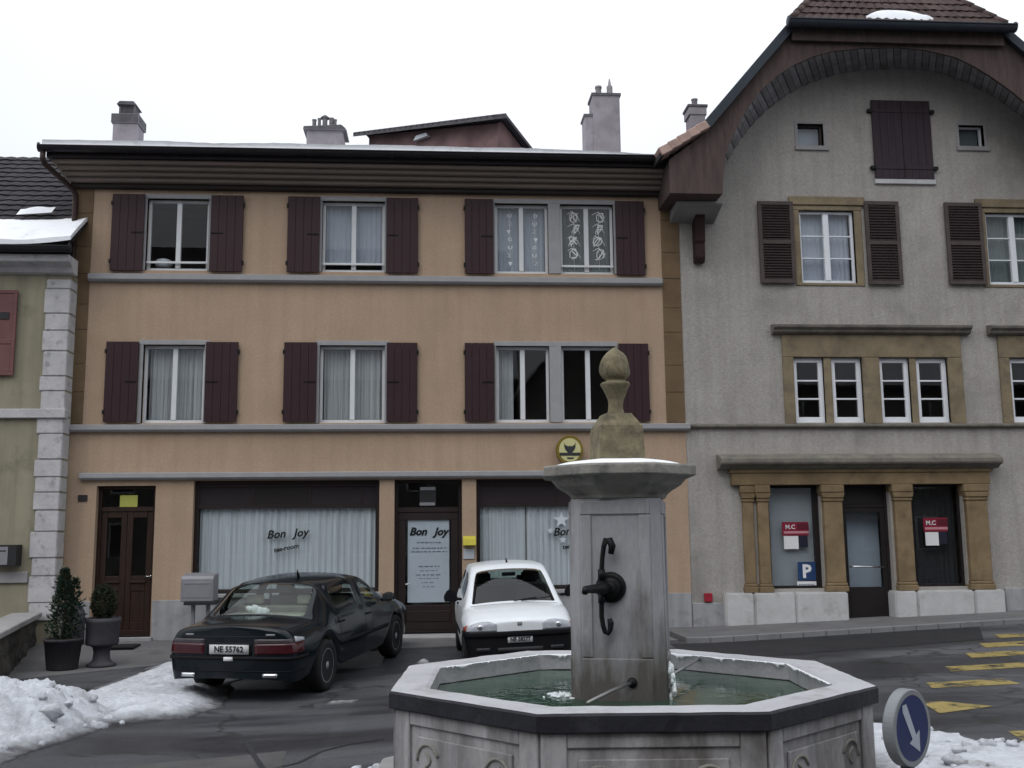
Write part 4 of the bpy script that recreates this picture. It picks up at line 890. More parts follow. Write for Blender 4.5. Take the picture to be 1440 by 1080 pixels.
def eave_box(sgn, xo, xi, ez):
    mb = MB(); mb.box(xo, xi-sgn*.02, YB+.046, YW-.003, zb, zb+.035); mb.box(xo, xo+sgn*.03, YB+.046, YW-.003, zb+.036, ez-.12)
    mb.build('eave_boarding', 'spandrel', gh)
    a, b = at(948, 285, YF-.4).x, at(1008, 285, YF-.2).x; z0_, z1_ = at(978, 298, YF-.4).z, zb-.002
    c_ = (lambda x: x) if sgn > 0 else (lambda x: xo-(x-xsl))
    MB().prism([(YW-.001, z0_-.10), (YF-.30, z0_), (YF-.62, z1_-.06), (YF-.62, z1_), (YW-.001, z1_)], c_(a), c_(b), 'x').build('corbel', 'render_', gh, bevel=.015)
    a, b = at(975.5, 330, YF-.1).x, at(989.5, 330, YF-.1).x; zt_, zm_ = z0_+.02, at(983, 370, YF-.1).z
    MB().prism([(YW-.001, zm_+.02), (YF-.10, zm_), (YF-.17, zm_+.10), (YF-.17, zm_+.36), (YF-.21, zm_+.40), (YF-.24, zt_-.05), (YF-.34, zt_+.01), (YW-.001, zt_+.05)], c_(a), c_(b), 'x').build('bracket', 'darkwood', gh, bevel=.01)
eave_box(1, xsl, min(arch[0][0], front_[0][0]), et.z); eave_box(-1, xslR, max(archf[-1][0], frontf[-1][0]), etR.z)
def tile(name, col, s1=6.2, s2=2.9, snowy=0):
    M = nmat(name, col, .9, .22, 1.3, 0, fine=.25, fs=14, stain=((col[0]*.5, col[1]*.55, col[2]*.6), .3, 2.5)); n = M.node_tree.nodes; L = M.node_tree.links; b = n['Principled BSDF']
    return M
MT['tiles'] = tile('brown roof tiles', (.094, .064, .060)); MT['darktiles'] = tile('dark roof tiles', (.042, .038, .044)); MT['pinktile'] = nmat('pinkish verge tiles', (.46, .32, .28), .9, .25, 4, .2, 30, fine=.15)
def tiled(A, B, C, D, mb, cw=.19, ch=.32, th=.028, clip=None):
    """real overlapping tiles on a sloping quad: A,B along the eave, D,C along the ridge; clip(u,v) keeps a tile"""
    A, B, C, D = map(Vector, (A, B, C, D)); H = ((D-A).length+(C-B).length)/2; n = max(1, round(H/ch))
    nrm = (B-A).cross(D-A).normalized()
    if nrm.z < 0: nrm = -nrm
    for j in range(n):
        v0, v1 = j/n, min(1, (j+1.12)/n); l0, r0 = A.lerp(D, v0), B.lerp(C, v0); w_ = (r0-l0).length; m_ = max(1, round(w_/cw))
        l1, r1 = A.lerp(D, v1), B.lerp(C, v1)
        for i in range(m_):
            s_ = (.5 if j % 2 else 0); u0, u1 = max(0, (i+s_-.5*(j % 2))/m_), min(1, (i+1+s_-.5*(j % 2))/m_)
            if u1 <= u0: continue
            k = random.uniform(.8, 1.2)*th; g = .004/max(w_, .1)
            p0, p1 = l0.lerp(r0, u0+g)+nrm*k, l0.lerp(r0, u1-g)+nrm*k*1.0; p2, p3 = l1.lerp(r1, u1-g), l1.lerp(r1, u0+g)
            pm_ = l0.lerp(r0, (u0+u1)/2)+nrm*(k+.016); pn = l1.lerp(r1, (u0+u1)/2)+nrm*.016
            q0, q1 = l0.lerp(r0, u0+g), l0.lerp(r0, u1-g)
            mb.cm = random.choice((0, 0, 0, 1)) if clip is None else 0
            mb.add([p0, pm_, p1, p2, pn, p3, q0, q1], [(0,1,4,5),(1,2,3,4),(6,7,2,1,0)])
    return mb
YR = 29.5                                     # back of the roof, depth of the hip
RZ = ZHIP+(GF-hc.x)*((ZHIP-kk.z)/(hc.x-kk.x)); HB = 1.0
while at(1253, -62, YB+HB).z < RZ: HB += .05
def slope_mb(et, kk, hc):
    mb = MB(); yv = YB-.10
    e, k_, h_ = (et.x, et.z), (kk.x, kk.z), (hc.x, ZHIP); rg = (GF, RZ)
    def quad_(p, q, yp0, yq0, th=.10):
        mb.add([(p[0], yp0, p[1]), (q[0], yq0, q[1]), (q[0], YR, q[1]), (p[0], YR, p[1]), (p[0], yp0, p[1]-th), (q[0], yq0, q[1]-th), (q[0], YR, q[1]-th), (p[0], YR, p[1]-th)],
               [(0,1,2,3),(7,6,5,4),(0,4,5,1),(1,5,6,2),(2,6,7,3),(3,7,4,0)])
    quad_(e, k_, yv, yv); quad_(k_, h_, yv, yv); quad_(h_, rg, yv, yv+HB)
    return mb
rr = MB()
for s_, e_, k_, h_ in SIDES:
    q = slope_mb(e_, k_, h_); rr.add(q.v, q.f)
groof = rr.build('roof', 'darktiles', gh)
X = lambda x: x
tm = MB()
for s_, et_, kk_, hc_ in SIDES:
    yv = YB-.10
    tiled((X(et_.x), yv+.02, et_.z+.004), (X(et_.x), YR, et_.z+.004), (X(kk_.x), YR, kk_.z+.004), (X(kk_.x), yv+.02, kk_.z+.004), tm, .3, .34)
    tiled((X(kk_.x), yv+.02, kk_.z+.004), (X(kk_.x), YR, kk_.z+.004), (X(hc_.x), YR, ZHIP+.004), (X(hc_.x), yv+.02, ZHIP+.004), tm, .3, .36)
tm.build('roof_tiles', ['tiles', 'tiles2'], groof, recalc=False)
hm = MB(); yv = YB-.22
tiled((hc.x-.05, yv, ZHIP-.01), (hcR.x+.05, yv, ZHIP-.01), (GF+.02, yv+HB+.1, RZ), (GF-.02, yv+HB+.1, RZ), hm, .17, .30)
hm.add([(hc.x-.05, yv, ZHIP-.03), (hcR.x+.05, yv, ZHIP-.03), (GF, yv+HB+.1, RZ-.02)], [(0, 1, 2)])
hm.build('hip_tiles', ['tiles', 'tiles2'], groof, recalc=False)
for s_, et_, kk_, hc_ in SIDES:
    hr = MB(); P0, P1 = Vector((hc_.x-.03*s_, yv+.05, ZHIP+.03)), Vector((GF, yv+HB+.1, RZ+.04))
    for k in range(14): a, b = P0.lerp(P1, k/14), P0.lerp(P1, (k+1.15)/14); hr.tube([a+Vector((0,0,.012)), b], [.085, .075], 8)
    hr.build('hip_ridge', 'tiles', groof)
# verge boards and gutter along the hip
for s_, et_, kk_, hc_ in SIDES:
    vb = MB(); yv_ = YB-.13
    for (p, q, m_) in (((kk_.x, kk_.z), (hc_.x, ZHIP), 0),):
        d_ = Vector((q[0]-p[0], 0, q[1]-p[1])).normalized(); nn = Vector((-d_.z, 0, d_.x)); nn = nn if nn.z > 0 else -nn
        a, b = Vector((p[0], 0, p[1])), Vector((q[0], 0, q[1])); o = [a+nn*.06, b+nn*.06, b-nn*.10, a-nn*.10]
        vb.add([(v.x, yv_, v.z) for v in o]+[(v.x, yv_+.05, v.z) for v in o], [(0,1,2,3),(7,6,5,4),(0,4,5,1),(1,5,6,2),(2,6,7,3),(3,7,4,0)])
    vb.build('verge_board', 'slate', gh)
for s_, et_, kk_, hc_ in SIDES:
    pv = MB()
    for k in range(5):
        a, b = Vector((et_.x, 0, et_.z)).lerp(Vector((kk_.x, 0, kk_.z)), k/5), Vector((et_.x, 0, et_.z)).lerp(Vector((kk_.x, 0, kk_.z)), (k+1.06)/5)
        d_ = (b-a).normalized(); nn = Vector((-d_.z, 0, d_.x)); nn = nn if nn.z > 0 else -nn
        o = [a+nn*(.075), b+nn*.055, b-nn*.10, a-nn*.08]
        pv.add([(v.x, YB-.16, v.z) for v in o]+[(v.x, YB+.2, v.z) for v in o], [(0,1,2,3),(7,6,5,4),(0,4,5,1),(1,5,6,2),(2,6,7,3),(3,7,4,0)])
    pv.build('verge_tiles', 'pinktile', gh, bevel=.012)
mb = MB(); mb.box(hc.x-.02, hcR.x+.02, YB-.10, YB-.06, ZHIP-.34, ZHIP-.06); mb.build('hip_fascia', 'spandrel', gh)
gx0, gx1 = hc.x-.14, hcR.x+.14; gyy, gzz = YB-.27, ZHIP-.055
prof = [(gyy+x*1.15, gzz+z*1.3) for x, z in gpts]+[(gyy+x, gzz+z*1.15) for x, z in reversed(gpts)]
mb = MB(); mb.prism(prof, gx0, gx1, 'x'); mb.tube([(gx0, gyy-.1, gzz+.004), (gx1, gyy-.1, gzz+.004)], .018, 6); mb.tube([(gx0, gyy+.1, gzz), (gx1, gyy+.1, gzz)], .012, 6)
for x in (gx0, gx1): mb.lathe([(.001, -.008), (.1, -.008), (.1, .008), (.001, .008)], (x, gyy, gzz-.01), 16, 'x')
for k in range(7): x = gx0+.3+k*(gx1-gx0-.6)/6; mb.tube([(x, gyy-.1, gzz), (x, gyy-.04, gzz-.12), (x, gyy+.06, gzz-.10), (x, gyy+.14, gzz-.02)], .010, 5)
mb.build('gutter', 'slate', gh)
sn = MB(); x0, x1 = at(1212, 28, YB).x, at(1305, 28, YB).x
sn.grid(lambda u, v: (x0+(x1-x0)*u, yv+.03+.18*v*(1-abs(2*u-1)**3), ZHIP+.02+.18*v*(1-abs(2*u-1)**3)*((RZ-ZHIP)/HB)+.07*math.sin(math.pi*v)*(.7+.5*noise.noise((u*9, 0, 2)))+.055), 24, 5)
tag(sn.build('roof_snow', 'snow'), 'thin strip of snow lying above the gutter of the hipped gable', 'snow', kind='stuff')
# chimney rising behind the left slope
Yc = 25.0; a, b, z0, z1 = rect_at(969, 994, 147, 190, Yc); mb = MB(); mb.box(a+.04, b-.04, Yc, Yc+.5, 7.5, z1-.28); mb.cm = 1; mb.box(a-.03, b+.03, Yc-.04, Yc+.54, z1-.07, z1); mb.cm = 0; mb.box(a, b, Yc-.02, Yc+.52, z1-.28, z1-.07)
mb.cm = 2; zt = at(981, 134, Yc).z; mb.lathe([(.08, z1-.01), (.075, zt-.04), (.09, zt-.04), (.09, zt), (.001, zt)], (at(980, 140, Yc).x, Yc+.25, 0), 12)
mb.build('chimney', ['chimney', 'chimcap', 'pot'], groof, bevel=.008)

# ================================================================== house behind the beige roof
bk = thing('house', 'blotchy pink-grey gable top of a house rising behind the snowy beige roof', 'house', (0, 27, 0))
A, B = at(519, 190, 29.0), at(700, 178, 25.5); zg = 8.0
d_ = Vector((B.x-A.x, B.y-A.y, 0)); L_ = d_.length; d_.normalize(); nv = Vector((-d_.y, d_.x, 0))     # wall direction and its back normal
if nv.y < 0: nv = -nv
P = lambda s_, w_, z: (A.x+d_.x*s_+nv.x*w_, A.y+d_.y*s_+nv.y*w_, z)
ze = min(A.z, B.z)-.05; ze2 = B.z
# long wall facing us, gable end facing right
zA, zB = A.z-.02, A.z-.02+(B.z-A.z)*.9
mb = MB(); w2 = 1.9; rid = 1.1
vs = [P(0,0,zg), P(L_,0,zg), P(L_,w2,zg), P(0,w2,zg), P(0,0,zA), P(L_,0,zB), P(L_,w2,zB-.9), P(0,w2,zA-.9), P(L_,.15,zB+.10), P(0,.15,zA+.10)]
mb.add(vs, [(0,1,5,4),(1,2,6,8,5),(2,3,7,6),(3,0,4,9,7),(4,5,8,9),(9,8,6,7)]); mb.build('wall', 'rearwall', bk)
mb = MB(); th = .09
def slab(a, b, c, e): 
    vs = [Vector(v) for v in (a, b, c, e)]; mb.add([tuple(v) for v in vs]+[tuple(v+Vector((0,0,th))) for v in vs], [(3,2,1,0),(4,5,6,7),(0,1,5,4),(1,2,6,5),(2,3,7,6),(3,0,4,7)])
slab(P(-.3,-.35,zA-.05), P(L_+.18,-.35,zB-.05), P(L_+.18,.15,zB+.14), P(-.3,.15,zA+.14)); slab(P(-.3,.155,zA+.14), P(L_+.18,.155,zB+.14), P(L_+.18,2.15,zB-1.0), P(-.3,2.15,zA-1.0))
for k in range(26):
    s_ = -.25+k*(L_+.4)/25; f = (s_+.3)/(L_+.48); z = zA-.05+(zB-zA)*f+th; mb.tube([P(s_, -.36, z), P(s_, .15, z+.2)], .035, 6)
mb.build('roof', 'chimcap', bk)
mb = MB(); s_ = L_*.40; f = .40; z = zA+(zB-zA)*f; mb.box(0, 0, 0, 0, 0, 0); mb = MB()
vs = [P(s_,-.02,z-.32), P(s_+.55,-.02,z-.32), P(s_+.5,-.02,z-.22), P(s_+.1,-.02,z-.20)]; vs2 = [tuple(Vector(v)-nv*.12) for v in vs]
mb.add(vs+vs2, [(0,1,2,3),(7,6,5,4),(0,4,5,1),(1,5,6,2),(2,6,7,3),(3,7,4,0)]); tag(mb.build('roof_snow', 'snow'), 'small clump of snow against the pink-grey wall behind the roof', 'snow', kind='stuff')

# ================================================================== cream house at the left edge
YL = 18.15; LX = at(90, 600, YL).x
lh = thing('house', 'cream plastered house with white quoins at the left picture edge', 'house', (-10, YL, 0))
zL = at(40, 385, YL).z
LWIN = (-9.35, -8.35, at(10, 528, YL).z, at(10, 408, YL).z)
mb = MB(); mb.wall([(-16, -.4), (LX-.01, -.4), (LX-.01, zL), (-16, zL)], [LWIN], YL, .2); mb.box(LX-.02, LX-.01, YL+.001, 25, -.4, zL); mb.box(-16, LX-.01, 24.9, 25, -.4, zL)
mb.build('wall', 'cream', lh, recalc=False)
casement(lh, LWIN, yf=YL+.1)
x0, x1, z0, z1 = W(-26, 408, 22, 528, YL-.06); mb = MB(); frame_mb(mb, x0, x1, z0, z1, YL-.08, YL-.04, .06); mb.box(x0+.06, x1-.06, YL-.068, YL-.045, z0+.06, z1-.06)
mb.box(x0+.06, x1-.06, YL-.078, YL-.068, (z0+z1)/2-.2, (z0+z1)/2-.12); sh = mb.build('shutter', 'pinkshutter', lh, bevel=.006)
zc = at(10, 445, YL).z; MB().box(x1-.28, x1-.12, YL-.086, YL-.08, zc-.06, zc+.06).build('hinge', 'darkmetal', sh)
mb = MB(); z = .45; k = 0; xq = at(53, 650, YL).x
while z < zL-.12:
    h = random.choice((.26, .36, .44, .3)); zt = min(z+h-.007, zL-.1); w_ = random.uniform(-.015, .015)
    mb.box(xq+w_-(.04 if k % 2 else 0), LX, YL-.03-random.uniform(0, .008), YL+.3, z, zt); z += h; k += 1
mb.build('quoin', 'quoin', lh, bevel=.014, seg=2)
za, zb_ = at(40, 588, YL-.05).z, at(40, 575, YL-.05).z; MB().box(-16, LX+.03, YL-.08, YL+.1, za, zb_).build('ledge', 'quoin', lh, bevel=.01)
za, zb_ = at(30, 820, YL-.05).z, at(30, 804, YL-.05).z; MB().box(-16, xq-.045, YL-.05, YL+.1, za, zb_).build('ledge', 'coping', lh, bevel=.01)
MB().prism([(YL-.02, zL-.02), (YL-.10, zL), (YL-.16, zL+.08), (YL-.34, zL+.14), (YL-.36, zL+.26), (YL+.1, zL+.26), (YL+.1, zL-.02)], -16, LX+.06, 'x').build('cornice', 'quoin', lh, bevel=.008)
ge = YL-.45; gz_ = zL+.36
prof = [(ge+x, gz_+z) for x, z in gpts]+[(ge+x*.86, gz_+z*.86) for x, z in reversed(gpts)]
mb = MB(); mb.prism(prof, -16, LX+.1, 'x'); mb.tube([(-16, ge-.085, gz_), (LX+.1, ge-.085, gz_)], .016, 6); mb.lathe([(.001, -.006), (.086, -.006), (.086, .006), (.001, .006)], (LX+.1, ge, gz_-.005), 14, 'x'); mb.build('gutter', 'darkmetal', lh)
sl = .74; y0 = YL-.42; z0 = gz_+.02; yr = 22.0
mb = MB(); lf = lambda x: .07*max(0, (x-(LX-.9))/.9)**2          # the roof kicks up towards its end
for (ya, yb_, c_) in ((y0, yr, 1), (yr, 2*yr-y0, -1)):
    mb.grid(lambda u, v: (-16+(LX+.12+16)*u, ya+(yb_-ya)*v, z0+((yr-y0)*sl if c_ < 0 else 0)+c_*(yb_-ya)*v*sl+lf(-16+(LX+.12+16)*u)), 60, 2)
lr = mb.build('roof', 'darktiles', lh, recalc=False)
tm = MB(); n1 = 18
for k in range(n1):
    xa, xb = LX+.12-(n1-k)*.5, LX+.12-(n1-k-1)*.5
    tiled((xa, y0, z0+.01+lf(xa)), (xb, y0, z0+.01+lf(xb)), (xb, yr, z0+.01+(yr-y0)*sl+lf(xb)), (xa, yr, z0+.01+(yr-y0)*sl+lf(xa)), tm, .25, .3, .03)
tm.build('roof_tiles', ['darktiles', 'darktiles'], lr, recalc=False)
sn = MB()
def lsn(u, v, k):
    x = -15+(LX+.10+15)*u; w_ = .95+.03*noise.noise((x*3, 0, 0))+.03*noise.noise((x*12, 0, 4)); y = y0-.03+w_*v
    return (x, y, z0+.05+(y-y0)*sl+lf(x)+k*(.085+.025*noise.noise((x*2.5, y*4, 1)))*(1-.75*v**4))
sn.grid(lambda u, v: lsn(u, v, 1), 160, 6); sn.grid(lambda u, v: lsn(u, 0, v), 160, 2); sn.grid(lambda u, v: lsn(1, u, v), 6, 1); sn.grid(lambda u, v: lsn(u, 1, v), 160, 1)
tag(sn.build('roof_snow', 'snow'), 'band of snow along the eave of the cream house at the left edge', 'snow', kind='stuff')
q = at(50, 300, 18.7); sn = MB(); sn.grid(lambda u, v: (q.x-.30+.62*u, q.y-.10+.18*v, q.z+.02+.07*math.sin(math.pi*u)*math.sin(math.pi*v)+.16*(v-.5)*1.0+.05*u), 12, 6)
tag(sn.build('roof_snow', 'snow'), 'small patch of snow on the dark tiles of the cream house', 'snow', kind='stuff')
a, b, c, d_ = W(-14, 768, 14, 796, YL-.2); mb = MB(); mb.box(a, at(24, 780, YL-.2).x, YL-.24, YL-.001, c, d_+.02); mb.cm = 1; mb.box(a+.03, b-.02, YL-.246, YL-.24, c+.02, d_-.01); mb.cm = 2; mb.box(a+.06, b-.05, YL-.249, YL-.246, d_-.09, d_-.07)
mb.build('letterbox', ['darkmetal', 'metalbox', 'ink'], None, bevel=.006, loc=((a+b)/2, YL, c), tag_=('dark letterbox with a pale front on the cream wall at the left edge', 'letterbox'))
# low rubble wall running towards the viewer
mb = MB(); A, B = Vector((-6.62, 18.05, 0)), Vector((-5.55, 13.4, 0)); d_ = (B-A).normalized(); nv = Vector((d_.y, -d_.x, 0)); nv = nv if nv.x < 0 else -nv
def slabw(o0, o1, z0, z1, j=0):
    q = [A+nv*o0, B+nv*o0, B+nv*o1, A+nv*o1]; mb.add([(v.x, v.y, z0) for v in q]+[(v.x, v.y, z1) for v in q], [(3,2,1,0),(4,5,6,7),(0,1,5,4),(1,2,6,5),(2,3,7,6),(3,0,4,7)])
lw = thing('garden_wall', 'low rubble wall with a pale coping running out from the white quoins', 'wall', (-6.1, 15.7, 0))
H_ = (B-A).length
def face(u, v): 
    p = A+(B-A)*u; k = .035*noise.noise((u*H_*2.2, v*3.2, 0))+.05*abs(noise.noise((u*H_*4, v*4, 3))); return (p.x-nv.x*k, p.y-nv.y*k, -.15+.66*v)
mb.grid(face, 70, 14, smooth=False); slabw(.03, .34, -.15, .51); mb.build('masonry', 'masonry', lw, recalc=False)
mb = MB(); slabw(-.09, .38, .515, .60); mb.build('coping', 'coping', lw, bevel=.012)

# ================================================================== houses across the square (seen in the panes)
MT['oppwall'] = nmat('grey brown render', (.16, .15, .135), .9, .2, .6)
def across(x0, x1, yw, zw, zr, lab, gable=False):
    oh = thing('house', lab, 'house', ((x0+x1)/2, yw, 0)); xm, ym = (x0+x1)/2, yw-6
    if gable:
        MB().prism([(x0, -.3), (x1, -.3), (x1, zw), (xm, zr), (x0, zw)], yw-12, yw).build('wall', 'oppwall', oh)
        for s_ in (-1, 1):
            xe = xm+s_*((x1-x0)/2+.5); k = (zr-zw)/((x1-x0)/2); ze = zw-.5*k
            ro = MB().prism([(xe, ze+.05), (xm+s_*.02, zr+.05), (xm+s_*.02, zr+.25), (xe, ze+.25)], yw-12.4, yw+.6).build('roof', 'darktiles', oh)
            xa, xb = xe, xe-s_*1.6; MB().prism([(xa, ze+.26), (xb, ze+.26+1.6*k), (xb, ze+.42+1.6*k), (xa, ze+.40)], yw-12.3, yw+.55).build('snow_layer', 'snow', ro)
    else:
        MB().box(x0, x1, yw-12, yw, -.3, zw).build('wall', 'oppwall', oh)
        ro = MB().prism([(yw+.6, zw-.2), (ym, zr), (yw-12.6, zw-.2), (yw-12.6, zw-.3), (yw+.6, zw-.3)], x0-.4, x1+.4, 'x').build('roof', 'darktiles', oh)
        k = (zr-zw+.2)/6.6; MB().prism([(yw+.58, zw-.14), (yw-.6, zw-.14+1.18*k), (yw-.6, zw+.06+1.18*k), (yw+.58, zw+.02)], x0-.3, x1+.3, 'x').build('snow_layer', 'snow', ro)
    x = x0+1
    while x < x1-1.4:
        for z in (.9, 3.8, 6.6):
            if z+1.7 < zw: f_ = frame_mb(MB(), x, x+1.1, z, z+1.6, yw+.005, yw+.03, .09).build('window', 'whitepaint', oh); MB().box(x+.09, x+1.01, yw+.004, yw+.02, z+.09, z+1.51).build('pane', 'darkdoor', f_)
        x += 2.7
across(-24, 3.6, -11.5, 9.2, 17.2, 'long house across the square with a steep dark roof, seen reflected in the left panes')
across(3.9, 11.2, -11.0, 8.2, 12.6, 'gabled house across the square with snowy roof edges, seen reflected in the double window', True)
across(11.5, 36, -11.8, 9.0, 17.0, 'long house across the square, seen reflected in the panes of the grey house')
# ================================================================== fountain
FC = Vector((1.338, 7.55, 0)); TH = 3.4659; FR = 1.735; ZR = .80
def octv(r, z, rot=TH): return [(FC.x+r*math.cos(rot+k*math.pi/4), FC.y+r*math.sin(rot+k*math.pi/4), z) for k in range(8)]
fo = thing('fountain', 'octagonal grey stone fountain with a carved pillar, acorn finial and snow on its capital', 'fountain', tuple(FC))
def ringmb(levels, mats):
    mb = MB()
    for i in range(len(levels)-1):
        a, b = octv(*levels[i]), octv(*levels[i+1]); mb.cm = mats[i]
        n = 26
        for k in range(8):
            k2 = (k+1) % 8
            for t in range(n):
                L = lambda p, q, s: tuple(Vector(p).lerp(Vector(q), s))
                mb.add([L(a[k],a[k2],t/n), L(a[k],a[k2],(t+1)/n), L(b[k],b[k2],(t+1)/n), L(b[k],b[k2],t/n)], [(0,1,2,3)])
    def chip(v):
        w_ = Vector(v); c_ = .0035*noise.noise(w_*14)+.010*max(0, noise.noise(w_*5.5+Vector((3, 1, 7)))-.32); d_ = (w_-FC); d_.z = 0; w_ -= d_.normalized()*c_; w_.z += .003*noise.noise(w_*6)-c_*.5; return tuple(w_)
    mb.v = [chip(v) for v in mb.v]
    return mb
ap = lambda d: d/math.cos(math.pi/8)
RI = 1.455
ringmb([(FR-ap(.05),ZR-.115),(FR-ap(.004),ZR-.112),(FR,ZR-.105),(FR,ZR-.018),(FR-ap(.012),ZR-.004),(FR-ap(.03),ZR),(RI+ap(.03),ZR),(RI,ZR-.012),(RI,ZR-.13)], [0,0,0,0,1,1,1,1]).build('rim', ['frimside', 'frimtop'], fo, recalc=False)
RB = FR-ap(.055)
basin = ringmb([(RB,-.1),(RB,ZR-.114)], [0]); q = ringmb([(RI+.012,ZR-.13),(RI+.02,.25)], [0]); basin.add(q.v, q.f); basin.add(octv(RI+.02, .25), [tuple(range(8))])
basin = basin.build('basin', 'fstone', fo, recalc=False)
ringmb([(FR+.22,-.1),(FR+.22,.075),(FR+.2,.09),(RB-.05,.09)], [0]*3).build('base_step', 'coping', fo, recalc=False)
for k in range(8):
    car = MB()
    A, B = Vector(octv(RB, 0)[k]), Vector(octv(RB, 0)[(k+1) % 8]); L_ = (B-A).length; t = (B-A).normalized(); nn = Vector((t.y, -t.x, 0))
    def bx(s0, s1, z0, z1, o, mb): 
        q = [A+t*s0, A+t*s1, A+t*s1+nn*o, A+t*s0+nn*o]; mb.add([(v.x, v.y, z0) for v in q]+[(v.x, v.y, z1) for v in q], [(0,1,2,3),(4,5,6,7),(0,1,5,4),(1,2,6,5),(2,3,7,6),(3,0,4,7)])
    bx(0.004, .15, .1, ZR-.117, .022, car); bx(L_-.15, L_-.004, .1, ZR-.117, .022, car); bx(.152, L_-.152, ZR-.20, ZR-.117, .02, car); bx(.152, L_-.152, .1, .2, .02, car)
    bx(.215, L_-.215, .26, ZR-.262, .016, car)
    for s_, m_ in ((.33, 1), (L_-.33, -1)):
        crv = MB(); c = A+t*s_; P_ = [c+t*(m_*.10*math.cos(a))+nn*.02+Vector((0, 0, .40+.10*math.sin(a)*1.0)) for a in [R(x) for x in range(20, 200, 15)]]; crv.tube(P_, .011, 6)
        P_ = [c+t*(m_*(-.02+.045*math.sin(a)))+nn*.02+Vector((0, 0, .36+.03*a)) for a in [x*.35 for x in range(10)]]; crv.tube(P_, .009, 6); crv.build('carving', 'capital', fo)
    car.build('panel_frame', 'fstone', fo, bevel=.006)
def watermat():
    M = nmat('green fountain water', (.028, .060, .040), .05, .30, 1.6, .0, 9, spec=.5); n = M.node_tree.nodes; L = M.node_tree.links; b = n['Principled BSDF']; b.inputs['IOR'].default_value = 1.33
    tc = n.new('ShaderNodeTexCoord'); a = n.new('ShaderNodeTexNoise'); a.inputs['Scale'].default_value = 7; a.inputs['Detail'].default_value = 3; L.new(tc.outputs['Object'], a.inputs['Vector'])
    bp = n.new('ShaderNodeBump'); bp.inputs['Strength'].default_value = .22; bp.inputs['Distance'].default_value = .02; L.new(a.outputs['Fac'], bp.inputs['Height']); L.new(bp.outputs[0], b.inputs['Normal']); return M
MT['water'] = watermat(); ZW = ZR-.135
wm = MB(); wm.add(octv(RI+.01, ZW), [tuple(range(8))]); wm.build('water', 'water', fo)
# icicles and ice along the inside of the rim
for k in (3, 4, 5, 6):
    a, b = Vector(octv(RI, 0)[k]), Vector(octv(RI, 0)[(k+1) % 8]); inw = (FC-(a+b)/2).normalized(); ic = MB()
    def fr(u, v):
        q_ = a.lerp(b, .02+.96*u); h = .006+.045*max(0, noise.noise((u*7, k*3.1, 0))+.02)+.04*max(0, noise.noise((u*44, k*1.7, 2))-.05)
        o = inw*(.014+.012*math.sin(math.pi*v)); return (q_.x+o.x, q_.y+o.y, ZR-.004-h*v-(.008 if v > .99 else 0)*noise.noise((u*90, 1, 1)))
    ic.grid(fr, 150, 4)
    ic.build('ice_fringe', 'snow', fo, recalc=False)
# pillar
PN = R(255.0)
def pv_(u, w, z): # u to the right along the front face, w outwards
    n_ = Vector((math.cos(PN), math.sin(PN), 0)); r_ = Vector((-n_.y, n_.x, 0)); v = FC+r_*u+n_*w; return (v.x, v.y, z)
HS, CH = .318, .068; ZP0, ZP1 = .25, 2.045
def sqc(h, c): return [(-h+c,-h),(h-c,-h),(h,-h+c),(h,h-c),(h-c,h),(-h+c,h),(-h,h-c),(-h,-h+c)]
mb = MB(); nz_ = 12
for j in range(nz_+1):
    z = ZP0+(ZP1-ZP0)*j/nz_; g = .012*(1-j/nz_)
    for (x, y) in sqc(HS+g, CH): mb.v.append(pv_(x, -y, z))
for j in range(nz_):
    for k in range(8): mb.f.append([j*8+k, j*8+(k+1) % 8, (j+1)*8+(k+1) % 8, (j+1)*8+k]); mb.m.append(0); mb.sm.append(False)
pil_ = mb.build('pillar', 'fpillar', fo)
mb = MB()
n0 = PN
for q_ in range(4):
    PN = n0+q_*math.pi/2; h = HS+.001
    def sl_(u0, u1, z0, z1, o): mb.add([pv_(u0,h-.01,z0),pv_(u1,h-.01,z0),pv_(u1,h+o,z0),pv_(u0,h+o,z0),pv_(u0,h-.01,z1),pv_(u1,h-.01,z1),pv_(u1,h+o,z1),pv_(u0,h+o,z1)], [(0,1,2,3),(4,5,6,7),(0,1,5,4),(1,2,6,5),(2,3,7,6),(3,0,4,7)])
    sl_(-.245, -.165, .95, 1.93, .016); sl_(.165, .245, .95, 1.93, .016); sl_(-.245, .245, 1.932, 2.03, .016); sl_(-.245, .245, .62, .948, .02)
PN = n0; mb.build('pillar_frame', 'fpillar', pil_, bevel=.008)
rot8 = R(264)+math.pi/8
oc_ = lambda a: ap(a)
capm = MB(); capm.lathe([(oc_(.335),2.046),(oc_(.345),2.075),(oc_(.375),2.10),(oc_(.44),2.14),(oc_(.475),2.18),(oc_(.485),2.195),(oc_(.54),2.205),(oc_(.545),2.215),(oc_(.545),2.275),(oc_(.535),2.285),(oc_(.3),2.30)], (FC.x, FC.y, 0), 8, rot=rot8, smooth=False)
capm.build('capital', 'capital', fo, bevel=.006)
def capsnow(u, v):
    a = u*math.tau; r_ = .505*v; w_ = 1+.05*noise.noise((math.cos(a)*1.5, math.sin(a)*1.5, 3)); k = math.cos(math.pi/8)/math.cos(((a-rot8) % (math.pi/4))-math.pi/8) 
    rr = r_*w_*(1+(k-1)*v)*1.02; return (FC.x+rr*math.cos(a), FC.y+rr*math.sin(a), 2.286+.052*(1-v**3)*(1+.2*noise.noise((rr*4, a, 1))))
sm = MB(); sm.grid(lambda u, v: capsnow(u, max(.02, v)), 48, 10); tag(sm.build('capital_snow', 'snow', recalc=False), 'domed cap of snow on the capital of the fountain pillar', 'snow', kind='stuff')
zf = lambda y: at(868, y, 7.47).z
fin = MB()
